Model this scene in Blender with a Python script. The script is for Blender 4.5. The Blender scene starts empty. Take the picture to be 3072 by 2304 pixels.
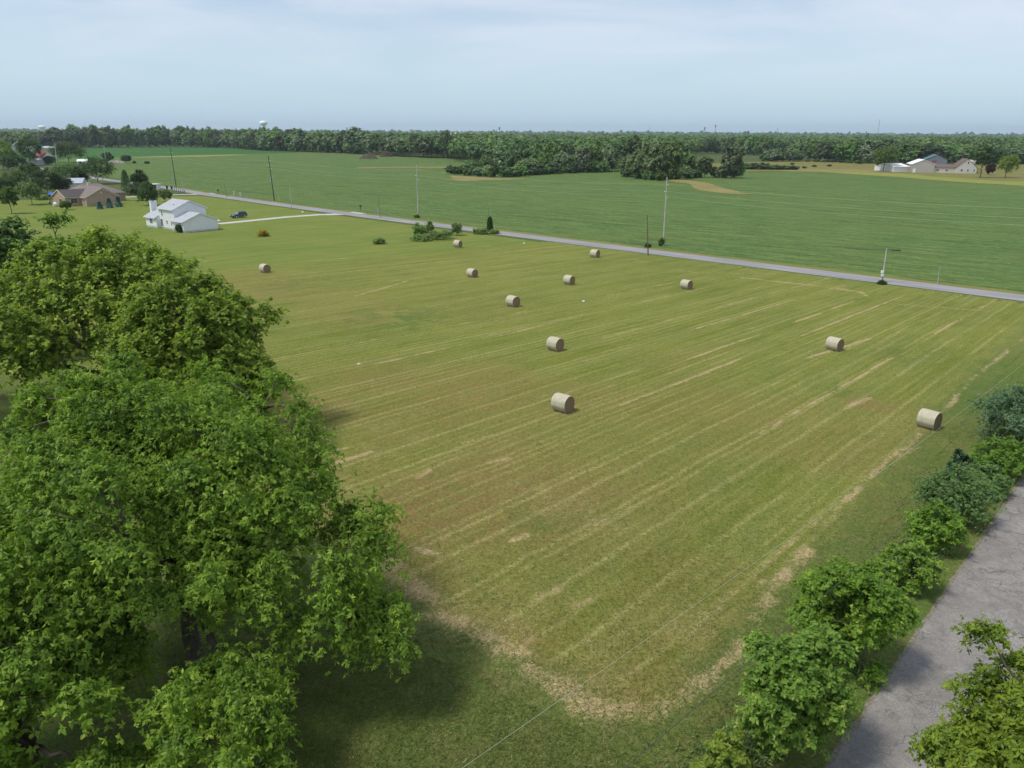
import bpy, math, random
import numpy as np
from mathutils import Vector
R_ = math.radians
C = bpy.context.scene.collection
scn = bpy.context.scene

# ------------------------------------------------------------------ camera
IW, IH = 3072.0, 2304.0                      # the photograph's own pixels, used to measure the place
FPX = 26.5 / 36 * IW
PITCH, ROLL, CH = R_(18.42), R_(0.30), 24.0
cam_d = bpy.data.cameras.new('camera'); cam = bpy.data.objects.new('camera', cam_d); C.objects.link(cam)
cam_d.lens = 26.5; cam_d.sensor_width = 36; cam_d.clip_start = 0.1; cam_d.clip_end = 40000
cam.location = (0, 0, CH)
cam.rotation_mode = 'XYZ'
from mathutils import Matrix
cam.matrix_world = Matrix.Translation((0, 0, CH)) @ Matrix.Rotation(R_(90) - PITCH, 4, 'X') @ Matrix.Rotation(ROLL, 4, 'Z')
scn.camera = cam
scn.view_settings.view_transform = 'Standard'; scn.view_settings.look = 'None'
scn.view_settings.gamma = 1; scn.view_settings.exposure = 0.22
scn.view_settings.use_curve_mapping = False
scn.cycles.use_denoising = True
scn.cycles.max_bounces = 6; scn.cycles.transparent_max_bounces = 4; scn.cycles.volume_bounces = 0
scn.cycles.use_adaptive_sampling = True; scn.cycles.adaptive_threshold = 0.02

# ------------------------------------------------------------------ world and sun
SUN_EL = R_(61); SUN_V = Vector((-0.93 * math.cos(SUN_EL), -0.37 * math.cos(SUN_EL), math.sin(SUN_EL))).normalized()
w = bpy.data.worlds.new('World'); scn.world = w; w.use_nodes = True
nt = w.node_tree; nt.nodes.clear()
out = nt.nodes.new('ShaderNodeOutputWorld'); bg = nt.nodes.new('ShaderNodeBackground')
sky = nt.nodes.new('ShaderNodeTexSky'); sky.sky_type = 'NISHITA'; sky.sun_disc = False
sky.sun_elevation = SUN_EL; sky.sun_rotation = math.atan2(SUN_V.x, SUN_V.y)
sky.altitude = 200; sky.air_density = 1.0; sky.dust_density = 0.0; sky.ozone_density = 1.6
bg.inputs[1].default_value = 0.105
nt.links.new(sky.outputs[0], bg.inputs[0])
# thin high cloud: a sheet laid out on the sky by direction
tc = nt.nodes.new('ShaderNodeTexCoord'); sep = nt.nodes.new('ShaderNodeSeparateXYZ')
nt.links.new(tc.outputs['Generated'], sep.inputs[0])
def wm(op, a, b=None, c=None):
    n = nt.nodes.new('ShaderNodeMath'); n.operation = op
    for i, v in enumerate((a, b, c)):
        if v is None: continue
        if isinstance(v, (int, float)): n.inputs[i].default_value = v
        else: nt.links.new(v, n.inputs[i])
    return n.outputs[0]
zc = wm('ADD', wm('MAXIMUM', sep.outputs[2], 0.0), 0.10)
cx = wm('DIVIDE', sep.outputs[0], zc); cy = wm('DIVIDE', sep.outputs[1], zc)
comb = nt.nodes.new('ShaderNodeCombineXYZ'); nt.links.new(cx, comb.inputs[0]); nt.links.new(cy, comb.inputs[1])
no = nt.nodes.new('ShaderNodeTexNoise'); no.inputs['Scale'].default_value = 0.55; no.inputs['Detail'].default_value = 6
no.inputs['Roughness'].default_value = 0.55; no.inputs['Distortion'].default_value = 0.6
nt.links.new(comb.outputs[0], no.inputs['Vector'])
no2 = nt.nodes.new('ShaderNodeTexNoise'); no2.inputs['Scale'].default_value = 0.16; no2.inputs['Detail'].default_value = 3
nt.links.new(comb.outputs[0], no2.inputs['Vector'])
mr = nt.nodes.new('ShaderNodeMapRange'); mr.interpolation_type = 'SMOOTHSTEP'
nt.links.new(sep.outputs[2], mr.inputs[0]); mr.inputs[1].default_value = 0.02; mr.inputs[2].default_value = 0.14
mr2 = nt.nodes.new('ShaderNodeMapRange'); mr2.interpolation_type = 'SMOOTHSTEP'
nt.links.new(wm('ADD', wm('MULTIPLY', no.outputs[0], 0.6), wm('MULTIPLY', no2.outputs[0], 0.5)), mr2.inputs[0])
mr2.inputs[1].default_value = 0.44; mr2.inputs[2].default_value = 0.66
cf = wm('MULTIPLY', mr.outputs[0], wm('ADD', wm('MULTIPLY', mr2.outputs[0], 0.62), 0.32))
bgc = nt.nodes.new('ShaderNodeBackground'); bgc.inputs[0].default_value = (0.66, 0.72, 0.82, 1); bgc.inputs[1].default_value = 1.0
mx = nt.nodes.new('ShaderNodeMixShader'); nt.links.new(cf, mx.inputs[0]); nt.links.new(bg.outputs[0], mx.inputs[1]); nt.links.new(bgc.outputs[0], mx.inputs[2])
# pale blue veil low over the horizon
bgh = nt.nodes.new('ShaderNodeBackground'); bgh.inputs[0].default_value = (0.40, 0.57, 0.72, 1)
mrh = nt.nodes.new('ShaderNodeMapRange'); mrh.interpolation_type = 'SMOOTHSTEP'; nt.links.new(sep.outputs[2], mrh.inputs[0])
for i_, v_ in enumerate((-0.02, 0.16, 1.0, 0.0)): mrh.inputs[i_ + 1].default_value = v_
mx2 = nt.nodes.new('ShaderNodeMixShader'); nt.links.new(mrh.outputs[0], mx2.inputs[0]); nt.links.new(bg.outputs[0], mx2.inputs[1]); nt.links.new(bgh.outputs[0], mx2.inputs[2])
nt.links.new(mx2.outputs[0], mx.inputs[1])
nt.links.new(mx.outputs[0], out.inputs[0])

sd = bpy.data.lights.new('sun', 'SUN'); so = bpy.data.objects.new('sun', sd); C.objects.link(so)
sd.energy = 2.75; sd.angle = R_(11); sd.color = (1.0, 0.95, 0.86)
so.rotation_euler = SUN_V.to_track_quat('Z', 'Y').to_euler(); so.location = (-200, -80, 300)

# ------------------------------------------------------------------ measuring helpers (photo pixel -> place)
def ray(x, y):
    u = x - IW / 2; v = -(y - IH / 2); c, s = math.cos(ROLL), math.sin(ROLL)
    u, v = u * c - v * s, u * s + v * c
    return (u, FPX * math.cos(PITCH) + v * math.sin(PITCH), -FPX * math.sin(PITCH) + v * math.cos(PITCH))
def G(x, y, z=0.0):
    d = ray(x, y); t = (z - CH) / d[2]; return (d[0] * t, d[1] * t)
def HT(b, x, y):
    d = ray(x, y); t = math.hypot(*b) / math.hypot(d[0], d[1]); return CH + d[2] * t
def MPP(b):                                    # metres per photo pixel at ground point b
    return (b[1] * math.cos(PITCH) + CH * math.sin(PITCH)) / FPX
def Z(ox, oy, s): return lambda x, y: (ox + x * s, oy + y * s)
z1 = Z(0, 350, .23508); z2 = Z(400, 350, .23508); z3 = Z(900, 350, .23508); z4 = Z(1300, 350, .23508)
z5 = Z(1780, 350, .23508); z6 = Z(2250, 350, .23508); z7 = Z(2552, 350, .23508)
TH = R_(47); E1 = (math.cos(TH), math.sin(TH)); E2 = (-E1[1], E1[0])
def XY(u, v): return (u * E1[0] + v * E2[0], u * E1[1] + v * E2[1])

# ------------------------------------------------------------------ node helpers
def srgb(r, g, b):
    f = lambda c: (c / 255 / 12.92) if c / 255 <= .04045 else ((c / 255 + .055) / 1.055) ** 2.4
    return (f(r), f(g), f(b), 1)
class NT:
    def __init__(s, name, rough=0.8, spec=0.2):
        s.m = bpy.data.materials.new(name); s.m.use_nodes = True; s.t = s.m.node_tree
        s.b = s.t.nodes['Principled BSDF']; s.b.inputs['Roughness'].default_value = rough
        s.b.inputs['Specular IOR Level'].default_value = spec
        s.tc = None
    def n(s, k, **kw):
        o = s.t.nodes.new(k)
        for a, v in kw.items(): setattr(o, a, v)
        return o
    def L(s, a, b): s.t.links.new(a, b)
    def put(s, sock, v):
        if isinstance(v, bpy.types.NodeSocket): s.L(v, sock)
        elif isinstance(v, tuple) and len(v) == 3 and sock.type == 'RGBA': sock.default_value = v + (1,)
        else: sock.default_value = v
    def obj(s):
        if s.tc is None: s.tc = s.n('ShaderNodeTexCoord')
        return s.tc.outputs['Object']
    def map(s, rot=0, scale=(1, 1, 1), loc=(0, 0, 0), vec=None):
        a = s.n('ShaderNodeMapping'); s.L(vec or s.obj(), a.inputs[0])
        r = s.n('ShaderNodeMapping') if rot else None
        if rot:
            r.inputs['Rotation'].default_value = (0, 0, rot); s.L(vec or s.obj(), r.inputs[0]); s.L(r.outputs[0], a.inputs[0])
        a.inputs['Scale'].default_value = scale; a.inputs['Location'].default_value = loc
        return a.outputs[0]
    def noise(s, scale, detail=3, rough=.55, vec=None, dist=0):
        o = s.n('ShaderNodeTexNoise'); s.L(vec or s.obj(), o.inputs['Vector'])
        o.inputs['Scale'].default_value = scale; o.inputs['Detail'].default_value = detail
        o.inputs['Roughness'].default_value = rough; o.inputs['Distortion'].default_value = dist
        return o.outputs[0]
    def vor(s, scale, vec=None, feature='F1', out='Distance'):
        o = s.n('ShaderNodeTexVoronoi', feature=feature); s.L(vec or s.obj(), o.inputs['Vector'])
        o.inputs['Scale'].default_value = scale; return o.outputs[out]
    def rng(s, v, a, b, c=0.0, d=1.0):
        o = s.n('ShaderNodeMapRange'); s.put(o.inputs[0], v)
        for i, x in enumerate((a, b, c, d)): o.inputs[i + 1].default_value = x
        return o.outputs[0]
    def math(s, op, a, b=0.0):
        o = s.n('ShaderNodeMath', operation=op); s.put(o.inputs[0], a); s.put(o.inputs[1], b); return o.outputs[0]
    def mix(s, f, a, b, mode='MIX'):
        o = s.n('ShaderNodeMix', data_type='RGBA', blend_type=mode)
        s.put(o.inputs[0], f); s.put(o.inputs[6], a); s.put(o.inputs[7], b); return o.outputs[2]
    def attr(s, name, out='Fac'):
        o = s.n('ShaderNodeAttribute', attribute_name=name); return o.outputs[out]
    def col(s, v): s.put(s.b.inputs['Base Color'], v)
    def bump(s, h, strength=.5, dist=.05):
        o = s.n('ShaderNodeBump'); o.inputs['Strength'].default_value = strength; o.inputs['Distance'].default_value = dist
        s.L(h, o.inputs['Height']); s.L(o.outputs[0], s.b.inputs['Normal'])
def plain(name, c, rough=.7, spec=.3, metal=0, var=.25, scale=3.0):
    k = NT(name, rough, spec); k.b.inputs['Metallic'].default_value = metal
    f = k.noise(scale, 4, .6)
    k.col(k.mix(k.rng(f, .3, .7), tuple(x * (1 - var) for x in c), tuple(min(1, x * (1 + var * .6)) for x in c)))
    return k.m
def leafmat(name, dark, light, accent=None, transl=.42, objvar=.5):
    k = NT(name, .55, .25)
    t = k.attr('tint')
    inf = k.n('ShaderNodeObjectInfo')
    c = k.mix(t, dark, light)
    if accent: c = k.mix(k.rng(t, .86, 1.0, 0, .8), c, accent)
    if objvar:
        hs = k.n('ShaderNodeHueSaturation'); k.L(c, hs.inputs['Color'])
        k.put(hs.inputs['Hue'], k.rng(inf.outputs['Random'], 0, 1,   .5 - .016 * objvar, .5 + .022 * objvar))
        r2 = k.math('FRACT', k.math('MULTIPLY', inf.outputs['Random'], 17.3))
        k.put(hs.inputs['Value'], k.rng(r2, 0, 1, 1 - .55 * objvar, 1 + .45 * objvar))
        r3 = k.math('FRACT', k.math('MULTIPLY', inf.outputs['Random'], 71.7))
        k.put(hs.inputs['Saturation'], k.rng(r3, 0, 1, 1 - .4 * objvar, 1 + .1 * objvar))
        c = hs.outputs[0]
    k.col(c)
    tr = k.n('ShaderNodeBsdfTranslucent'); 
    c2 = k.mix(1.0, c, (1.25, 1.35, .55), 'MULTIPLY')
    k.L(c2, tr.inputs[0])
    ms = k.n('ShaderNodeMixShader'); ms.inputs[0].default_value = transl
    o = k.t.nodes['Material Output']; k.L(k.b.outputs[0], ms.inputs[1]); k.L(tr.outputs[0], ms.inputs[2]); k.L(ms.outputs[0], o.inputs[0])
    return k.m

# ------------------------------------------------------------------ object helpers
def tag(o, label=None, cat=None, group=None, kind=None):
    if label: o['label'] = label
    if cat: o['category'] = cat
    if group: o['group'] = group
    if kind: o['kind'] = kind
    return o
def empty(name, loc, label, cat, group=None, rz=0):
    o = bpy.data.objects.new(name, None); C.objects.link(o); o.location = loc; o.rotation_euler = (0, 0, rz)
    o.empty_display_size = .3
    return tag(o, label, cat, group)
def link(name, me, parent=None):
    o = bpy.data.objects.new(name, me); C.objects.link(o)
    if parent: o.parent = parent
    return o
def fast(name, V, F, mats, tint=None, mi=None, smooth=False, attrs=None):
    V = np.asarray(V, np.float32); F = np.asarray(F, np.int32); k = F.shape[1]
    me = bpy.data.meshes.new(name)
    me.vertices.add(len(V)); me.vertices.foreach_set('co', V.ravel())
    me.loops.add(F.size); me.loops.foreach_set('vertex_index', F.ravel())
    me.polygons.add(len(F)); me.polygons.foreach_set('loop_start', np.arange(0, F.size, k, dtype=np.int32))
    me.polygons.foreach_set('loop_total', np.full(len(F), k, np.int32))
    if smooth: me.polygons.foreach_set('use_smooth', np.ones(len(F), bool))
    for m in mats: me.materials.append(m)
    if mi is not None: me.polygons.foreach_set('material_index', np.asarray(mi, np.int32))
    if tint is not None:
        a = me.attributes.new('tint', 'FLOAT', 'FACE'); a.data.foreach_set('value', np.asarray(tint, np.float32))
    for n, v in (attrs or {}).items():
        a = me.attributes.new(n, 'FLOAT', 'POINT'); a.data.foreach_set('value', np.asarray(v, np.float32))
    me.update(calc_edges=True)
    return me
class MB:
    def __init__(s): s.v = []; s.f = []; s.mi = []; s.m = 0
    def add(s, vs, fs):
        o = len(s.v); s.v += [tuple(p) for p in vs]; s.f += [tuple(o + i for i in f) for f in fs]; s.mi += [s.m] * len(fs)
    def box(s, x0, x1, y0, y1, z0, z1):
        s.add([(x0,y0,z0),(x1,y0,z0),(x1,y1,z0),(x0,y1,z0),(x0,y0,z1),(x1,y0,z1),(x1,y1,z1),(x0,y1,z1)],
              [(0,3,2,1),(4,5,6,7),(0,1,5,4),(1,2,6,5),(2,3,7,6),(3,0,4,7)]); return s
    def tube(s, pts, rad, n=8, cap=True):
        pts = [Vector(p) for p in pts]; o = len(s.v); k = len(pts)
        rad = rad if hasattr(rad, '__len__') else [rad] * k
        for i, p in enumerate(pts):
            d = (pts[min(i + 1, k - 1)] - pts[max(i - 1, 0)]).normalized()
            a = d.orthogonal().normalized() if i == 0 else (a - d * a.dot(d)).normalized()
            b = d.cross(a)
            for j in range(n):
                t = 2 * math.pi * j / n; s.v.append(tuple(p + (a * math.cos(t) + b * math.sin(t)) * rad[i]))
        for i in range(k - 1):
            for j in range(n):
                q = (j + 1) % n; s.f.append((o + i*n + j, o + i*n + q, o + (i+1)*n + q, o + (i+1)*n + j)); s.mi.append(s.m)
        if cap:
            s.f.append(tuple(o + j for j in reversed(range(n)))); s.f.append(tuple(o + (k-1)*n + j for j in range(n))); s.mi += [s.m] * 2
        return s
    def prism(s, poly, y0, y1, axis='y'):          # polygon in (x,z), extruded along y
        n = len(poly); P0 = [(x, y0, z) for x, z in poly]; P1 = [(x, y1, z) for x, z in poly]
        s.add(P0 + P1, [tuple(range(n)), tuple(reversed(range(n, 2*n)))] + [(i, n + i, n + (i+1) % n, (i+1) % n) for i in range(n)]); return s
    def build(s, name, mats, parent=None, smooth=False, bevel=0):
        me = bpy.data.meshes.new(name); me.from_pydata(s.v, [], s.f)
        for m in (mats if isinstance(mats, (list, tuple)) else [mats]): me.materials.append(m)
        me.polygons.foreach_set('material_index', s.mi)
        if smooth: me.polygons.foreach_set('use_smooth', [True] * len(s.f))
        me.update(); o = link(name, me, parent)
        if bevel:
            b = o.modifiers.new('b', 'BEVEL'); b.width = bevel; b.segments = 2; b.limit_method = 'ANGLE'
        return o
def norm(a): return a / np.maximum(np.linalg.norm(a, axis=-1, keepdims=True), 1e-9)
_P = np.random.RandomState(7).rand(256, 256)
def vn(x, y, s, seed=0):                           # tileable value noise 0..1
    x = np.asarray(x) / s + seed * 17.13; y = np.asarray(y) / s + seed * 5.71
    xi = np.floor(x).astype(int); yi = np.floor(y).astype(int); fx = x - xi; fy = y - yi
    fx = fx * fx * (3 - 2 * fx); fy = fy * fy * (3 - 2 * fy)
    g = lambda a, b: _P[a % 256, b % 256]
    return (g(xi, yi) * (1-fx) + g(xi+1, yi) * fx) * (1-fy) + (g(xi, yi+1) * (1-fx) + g(xi+1, yi+1) * fx) * fy
def fbm(x, y, s, seed=0, o=4):
    r = 0; t = 0
    for i in range(o): r = r + vn(x, y, s / 2**i, seed + i) * .55**i; t += .55**i
    return r / t

# ------------------------------------------------------------------ the ground
def grass_mat(name, c1, c2, c3, big=22, fine=3.0, dirr=0.0, bump=.35, lines=0.0, fleck=None):
    k = NT(name, .92, .08)
    a = k.noise(1 / big, 4, .6); v = k.map(rot=-dirr, scale=(.18, 1, 1)) if lines else None
    b = k.noise(.45, 4, .65); f = k.noise(fine, 5, .75); f2 = k.noise(fine * 4.3, 2, .6)
    c = k.mix(k.rng(a, .36, .66), c1, c2)
    c = k.mix(k.rng(b, .42, .75, 0, .65), c, c3)
    if lines:
        s = k.noise(.5, 4, .7, vec=v); c = k.mix(k.rng(s, .38, .68, 0, lines), c, tuple(x * 1.35 for x in c3))
        s2 = k.noise(1.3, 3, .7, vec=v); c = k.mix(k.rng(s2, .5, .3, 0, lines * .6), c, tuple(x * .6 for x in c1))
    m = k.math('ADD', k.math('MULTIPLY', f, .6), k.math('MULTIPLY', f2, .4))
    c = k.mix(1.0, c, k.mix(k.rng(m, .34, .66), (.60, .63, .58), (1.36, 1.32, 1.25)), 'MULTIPLY')
    if fleck:
        ln = k.noise(1.0, 2, .5, vec=k.map(rot=-dirr, scale=(.012, .35, 1)))
        c = k.mix(k.rng(ln, .385, .36, 0, .4), c, tuple(x * .45 for x in c1)); c = k.mix(k.rng(ln, .60, .66, 0, .25), c, tuple(x * 1.5 for x in c3))
        c = k.mix(k.rng(k.noise(.03, 4, .6), .52, .68, 0, .45), c, (.115, .145, .040))
        c = k.mix(k.math('MULTIPLY', k.rng(k.noise(fleck[1], 2, .7), .63, .72), k.rng(k.noise(.05, 3), .4, .62)), c, fleck[0])
    k.col(c); k.bump(m, bump, .12)
    return k.m
M = {}
M['earth'] = grass_mat('country_grass', (.050, .085, .026), (.088, .112, .038), (.12, .125, .05), big=160, fine=.8, bump=.2)
M['lawn'] = grass_mat('mown_lawn', (.135, .192, .030), (.178, .212, .042), (.20, .215, .055), big=26, fine=1.6, dirr=TH - .2, lines=.45)
M['nearlawn'] = grass_mat('near_lawn_grass', (.095, .125, .028), (.125, .125, .036), (.19, .165, .07), big=9, fine=5.5, bump=.5)  # near lawn, a duller green that is the grass's own colour
M['verge'] = grass_mat('verge_grass', (.15, .17, .04), (.20, .19, .06), (.22, .19, .075), big=9, fine=4)
M['soy'] = grass_mat('soybean_rows', (.048, .106, .029), (.080, .126, .034), (.112, .162, .050), big=45, fine=.8, dirr=TH + R_(90) + .1, lines=.95, bump=.9, fleck=((.24, .32, .12), .8))
M['soyfar'] = grass_mat('far_bean_field', (.030, .112, .022), (.042, .122, .026), (.055, .125, .030), big=90, fine=.4, dirr=TH, lines=.3, bump=.2)
M['pasture'] = grass_mat('dry_pasture', (.19, .17, .055), (.13, .155, .05), (.24, .19, .075), big=25, fine=.7, bump=.3)
M['dry'] = grass_mat('dead_grass_patch', (.26, .22, .085), (.19, .18, .07), (.23, .19, .075), big=14, fine=.9, bump=.3)
M['mown'] = grass_mat('mown_margin', (.20, .235, .05), (.235, .245, .065), (.24, .235, .075), big=40, fine=.6, bump=.2)
M['rough'] = grass_mat('hedge_bottom_grass', (.070, .105, .024), (.10, .125, .035), (.14, .135, .05), big=5, fine=5, bump=.6)

def sheet(name, pts, z, mat, label=None, n=0, jag=0.0, seed=1):
    P = []
    rr = random.Random(seed)
    for i, p in enumerate(pts):
        q = pts[(i + 1) % len(pts)]; L = math.hypot(q[0]-p[0], q[1]-p[1]); k = max(1, int(L / n)) if n else 1
        for j in range(k):
            t = j / k; P.append((p[0] + (q[0]-p[0]) * t + rr.uniform(-jag, jag), p[1] + (q[1]-p[1]) * t + rr.uniform(-jag, jag), z))
    me = bpy.data.meshes.new(name)
    from mathutils.geometry import tessellate_polygon
    tri = tessellate_polygon([[Vector(p) for p in P]])
    a = sum(P[i][0] * P[(i+1) % len(P)][1] - P[(i+1) % len(P)][0] * P[i][1] for i in range(len(P)))
    fs = []
    for t in tri:
        s = (P[t[1]][0]-P[t[0]][0]) * (P[t[2]][1]-P[t[0]][1]) - (P[t[2]][0]-P[t[0]][0]) * (P[t[1]][1]-P[t[0]][1])
        fs.append(tuple(t) if s > 0 else tuple(reversed(t)))
    me.from_pydata(P, [], fs); me.materials.append(mat)
    o = link(name, me); return tag(o, kind='structure', label=label)
def px(*l): return [G(*p) for p in l]

# ground: a big sheet, radial grid
gr = MB(); S = 14000; n = 14
xs = [S * (2 * i / n - 1) for i in range(n + 1)]
gr.add([(x, y, 0) for y in xs for x in xs], [(j*(n+1)+i, j*(n+1)+i+1, (j+1)*(n+1)+i+1, (j+1)*(n+1)+i) for j in range(n) for i in range(n)])
tag(gr.build('ground', M['earth']), kind='structure')

# lawn of the two houses
turf_sheets = [('lawn', [XY(14, 150), XY(26, 60), XY(30, 140), XY(135.6, 100), XY(135.6, 205), XY(138.6, 298), XY(112, 310), XY(60, 330), XY(-10, 330), XY(-30, 200)], .010, 0, 0)]
turf_sheets.append(('near_lawn', [XY(-40, 8.4), XY(26, 8.4), XY(36, 13), XY(26, 24), XY(30, 60), XY(14, 150), XY(-60, 150)], .014, 0, 0))
# margin between the hay and the hedge
turf_sheets.append(('hedge_bottom', [XY(20, 7.2), XY(134, 7.2), XY(134, 18), XY(24, 18), XY(20, 12)], .018, 0, 0))

# hayfield: a finely divided sheet whose straw marks follow the mowing lines
def dist_poly(U, V, pl):
    d = np.full(U.shape, 1e9); 
    for (a, b), (c, e) in zip(pl[:-1], pl[1:]):
        L2 = (c-a)**2 + (e-b)**2 + 1e-9; t = np.clip(((U-a)*(c-a) + (V-b)*(e-b)) / L2, 0, 1)
        d = np.minimum(d, np.hypot(U - (a + t*(c-a)), V - (b + t*(e-b))))
    return d
def uv(p): return (p[0]*E1[0] + p[1]*E1[1], p[0]*E2[0] + p[1]*E2[1])
K22 = IW / 2212
def uvp(x, y): return uv(G(x * K22, y * K22))
HST = .17
uu = np.arange(18, 135.3, HST); vv = np.arange(9, 150, HST)
U, V = np.meshgrid(uu, vv, indexing='ij')
wob = (fbm(U, V, 30, 3) - .5) * 3.0
q = V + .0021 * np.maximum(V - 15, 0) * (U - 23) + wob * .16
straw = np.zeros_like(U)
rr = np.random.RandomState(11)
fa, fb = (fbm(U, V, 4, 8, 2) - .5) * .32, (fbm(U, V, 3, 18, 3) - .5) * .34
qi = 12.0
while qi < 175:
    amp = rr.choice([.12, .25, .42, .7, .95], p=[.28, .28, .24, .12, .08]); wd = rr.uniform(.09, .2) * (1 + amp * .8); sc9 = rr.uniform(9, 22)
    mk = np.abs(q - qi) < .9; u_, v_ = U[mk], V[mk]
    brk = fbm(u_ + qi * 31, v_ * .05 + qi * 7, sc9, int(qi) % 9 + 2, 3)
    g = amp * np.clip((brk - .47) * 6.0, 0, 1) * (.5 + .5 * np.clip((u_ - 40) / 50, 0, 1)) + amp * .22
    dq = (q[mk] - qi + fa[mk]) / wd
    straw[mk] = np.maximum(straw[mk], g * np.exp(-dq * dq))
    qi += rr.choice([.9, 1.5, 2.3, 2.9]) * rr.uniform(.85, 1.15)
swath = np.zeros_like(U); qi = 10.0
while qi < 178:
    wd = rr.uniform(.10, .22); mk = np.abs(q - qi) < .8; u_, v_ = U[mk], V[mk]; brk = fbm(u_ + qi * 13, v_ * .08 + qi * 3, rr.uniform(7, 18), int(qi) % 7 + 1, 4)
    dq = (q[mk] - qi + fb[mk]) / wd
    swath[mk] = np.maximum(swath[mk], rr.choice([.4, .7, 1.0]) * np.clip((brk - .30) * 4, 0, 1) * np.exp(-dq * dq)); qi += rr.uniform(.7, 1.25)
tone = np.sin(q * 2*np.pi / 5.6 + 1.5 * fbm(U, V, 25, 6)) * .5 + .5
# edge windrows and marks seen in the photograph (in its 2212 px scale)
def stroke(pts, width, amp, seed=1, brk=8, lo=.35):
    global straw
    pl = [uvp(*p) for p in pts]; d = dist_poly(U + (fbm(U, V, 2.2, seed) - .5) * width * 1.1, V + (fbm(U, V, 2.2, seed + 4) - .5) * width * 1.1, pl)
    b = np.clip((fbm(U, V, brk, seed + 2, 4) - lo) * 5, 0, 1)
    straw = np.maximum(straw, amp * b * np.exp(-(d / width) ** 2))
stroke([(800, 1190), (900, 1270), (945, 1320), (1050, 1380), (1130, 1420)], 1.0, .74, 1, 3, .3)
stroke([(1000, 1360), (1090, 1420), (1200, 1480), (1290, 1540), (1400, 1545)], 1.0, .68, 2, 3, .32)
stroke([(1400, 1535), (1480, 1510), (1590, 1410), (1650, 1300), (1740, 1190)], .6, .74, 3, 3, .32)
stroke([(1260, 1500), (1500, 1430), (1560, 1390)], .9, .45, 4, 3, .42)
stroke([(1640, 1265), (1770, 1150), (1860, 1050), (1990, 960)], .32, .62, 5, 3, .36)
stroke([(1940, 985), (2045, 880), (2100, 820), (2212, 730)], .35, .7, 6, 4, .36)
stroke([(1800, 1105), (1935, 980)], .35, .9, 7, 3, .28)
stroke([(1740, 775), (1880, 733)], .3, 1.0, 8, 6, .2)
stroke([(1830, 885), (1880, 858)], .45, .9, 9, 3, .25)
stroke([(1480, 826), (1530, 806)], .28, .8, 10, 4, .25)
stroke([(730, 1000), (800, 978)], .3, 1.0, 11, 4, .2)
stroke([(1110, 1170), (1135, 1158)], .35, 1.0, 12, 3, .2)
stroke([(1060, 1000), (1100, 990)], .3, .8, 13, 3, .25)
stroke([(900, 1035), (930, 1018)], .25, .8, 14, 3, .25)
stroke([(720, 975), (750, 970)], .3, .9, 15, 3, .2)
stroke([(1000, 960), (1060, 940)], .2, .6, 16, 3, .25)
stroke([(1165, 1290), (1200, 1278)], .4, .9, 17, 2, .25); stroke([(1240, 1312), (1275, 1300)], .35, .8, 18, 2, .25)
stroke([(900, 1190), (940, 1200)], .45, .9, 19, 2, .22); stroke([(770, 640), (880, 608)], .3, .9, 20, 9, .3)
stroke([(610, 790), (780, 786)], .25, .5, 21, 9, .3); stroke([(600, 830), (870, 775), (1245, 687)], .26, .95, 22, 9, .3)
stroke([(1000, 533), (1060, 532)], .4, .7, 23, 9, .2); stroke([(1180, 520), (1300, 545), (1500, 590), (1660, 592)], .8, .45, 24, 9, .35)
stroke([(1600, 600), (1760, 618), (1860, 632), (1872, 640)], .45, .9, 25, 6, .28)
stroke([(1700, 625), (1900, 655), (2130, 672)], .7, .5, 26, 6, .36); stroke([(1620, 585), (1900, 640), (2212, 690)], .7, .4, 27, 6, .4)
stroke([(930, 1330), (955, 1325)], .5, .8, 28, 2, .22)
stroke([(1060, 1560), (1070, 1550)], .3, .6, 29, 2, .22)
stroke([(1150, 1405), (1330, 1478)], 1.3, .35, 30, 2, .42)
stroke([(760, 1170), (830, 1205), (880, 1240)], .8, .7, 31, 3, .3)
straw *= .55 + .45 * np.clip((fbm(U, V, 1.1, 95, 2) - .3) * 3, 0, 1)
straw = np.maximum(straw, .32 * np.clip((fbm(U, V, 5, 21) - .5) * 4, 0, 1) * np.clip(1 - (U - 26) / 55, 0, 1))
dry = np.clip((fbm(U, V, 16, 31) - .42) * 3.4, 0, 1) * np.clip(1.15 - (U - 20) / 60, .0, 1)
for (x, y, r, a) in [(1100, 1440, 4, .9), (1250, 1510, 4, .9), (1400, 1530, 4, .9), (1560, 1420, 3, .7), (960, 1330, 3.5, .8), (1215, 1040, 9, .8), (850, 820, 6, .8), (930, 830, 5, .6), (1230, 1140, 6, .6), (1880, 875, 2.6, .8), (1050, 1400, 6, .7), (1400, 1480, 6, .6), (900, 1260, 5, .6)]:
    a0, b0 = uvp(x, y); dry = np.maximum(dry, a * np.exp(-((U-a0)**2 + (V-b0)**2) / r**2) * (.5 + fbm(U, V, 3, 41)))
green = np.clip((fbm(U, V, 9, 51) - .52) * 5, 0, 1) * .30 * (.35 + .65 * np.clip((fbm(U, V, 1.6, 57, 3) - .5) * 6, 0, 1))
for (x, y, r, a) in [(870, 690, 8, .9), (1960, 760, 4, .8), (1750, 830, 7, .4), (1180, 1120, 3, .5), (650, 610, 9, .5)]:
    a0, b0 = uvp(x, y); green = np.maximum(green, a * np.exp(-((U-a0)**2 + (V-b0)**2) / r**2) * np.clip((fbm(U, V, 1.5, 61, 3) - .4) * 5, 0, 1))
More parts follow.
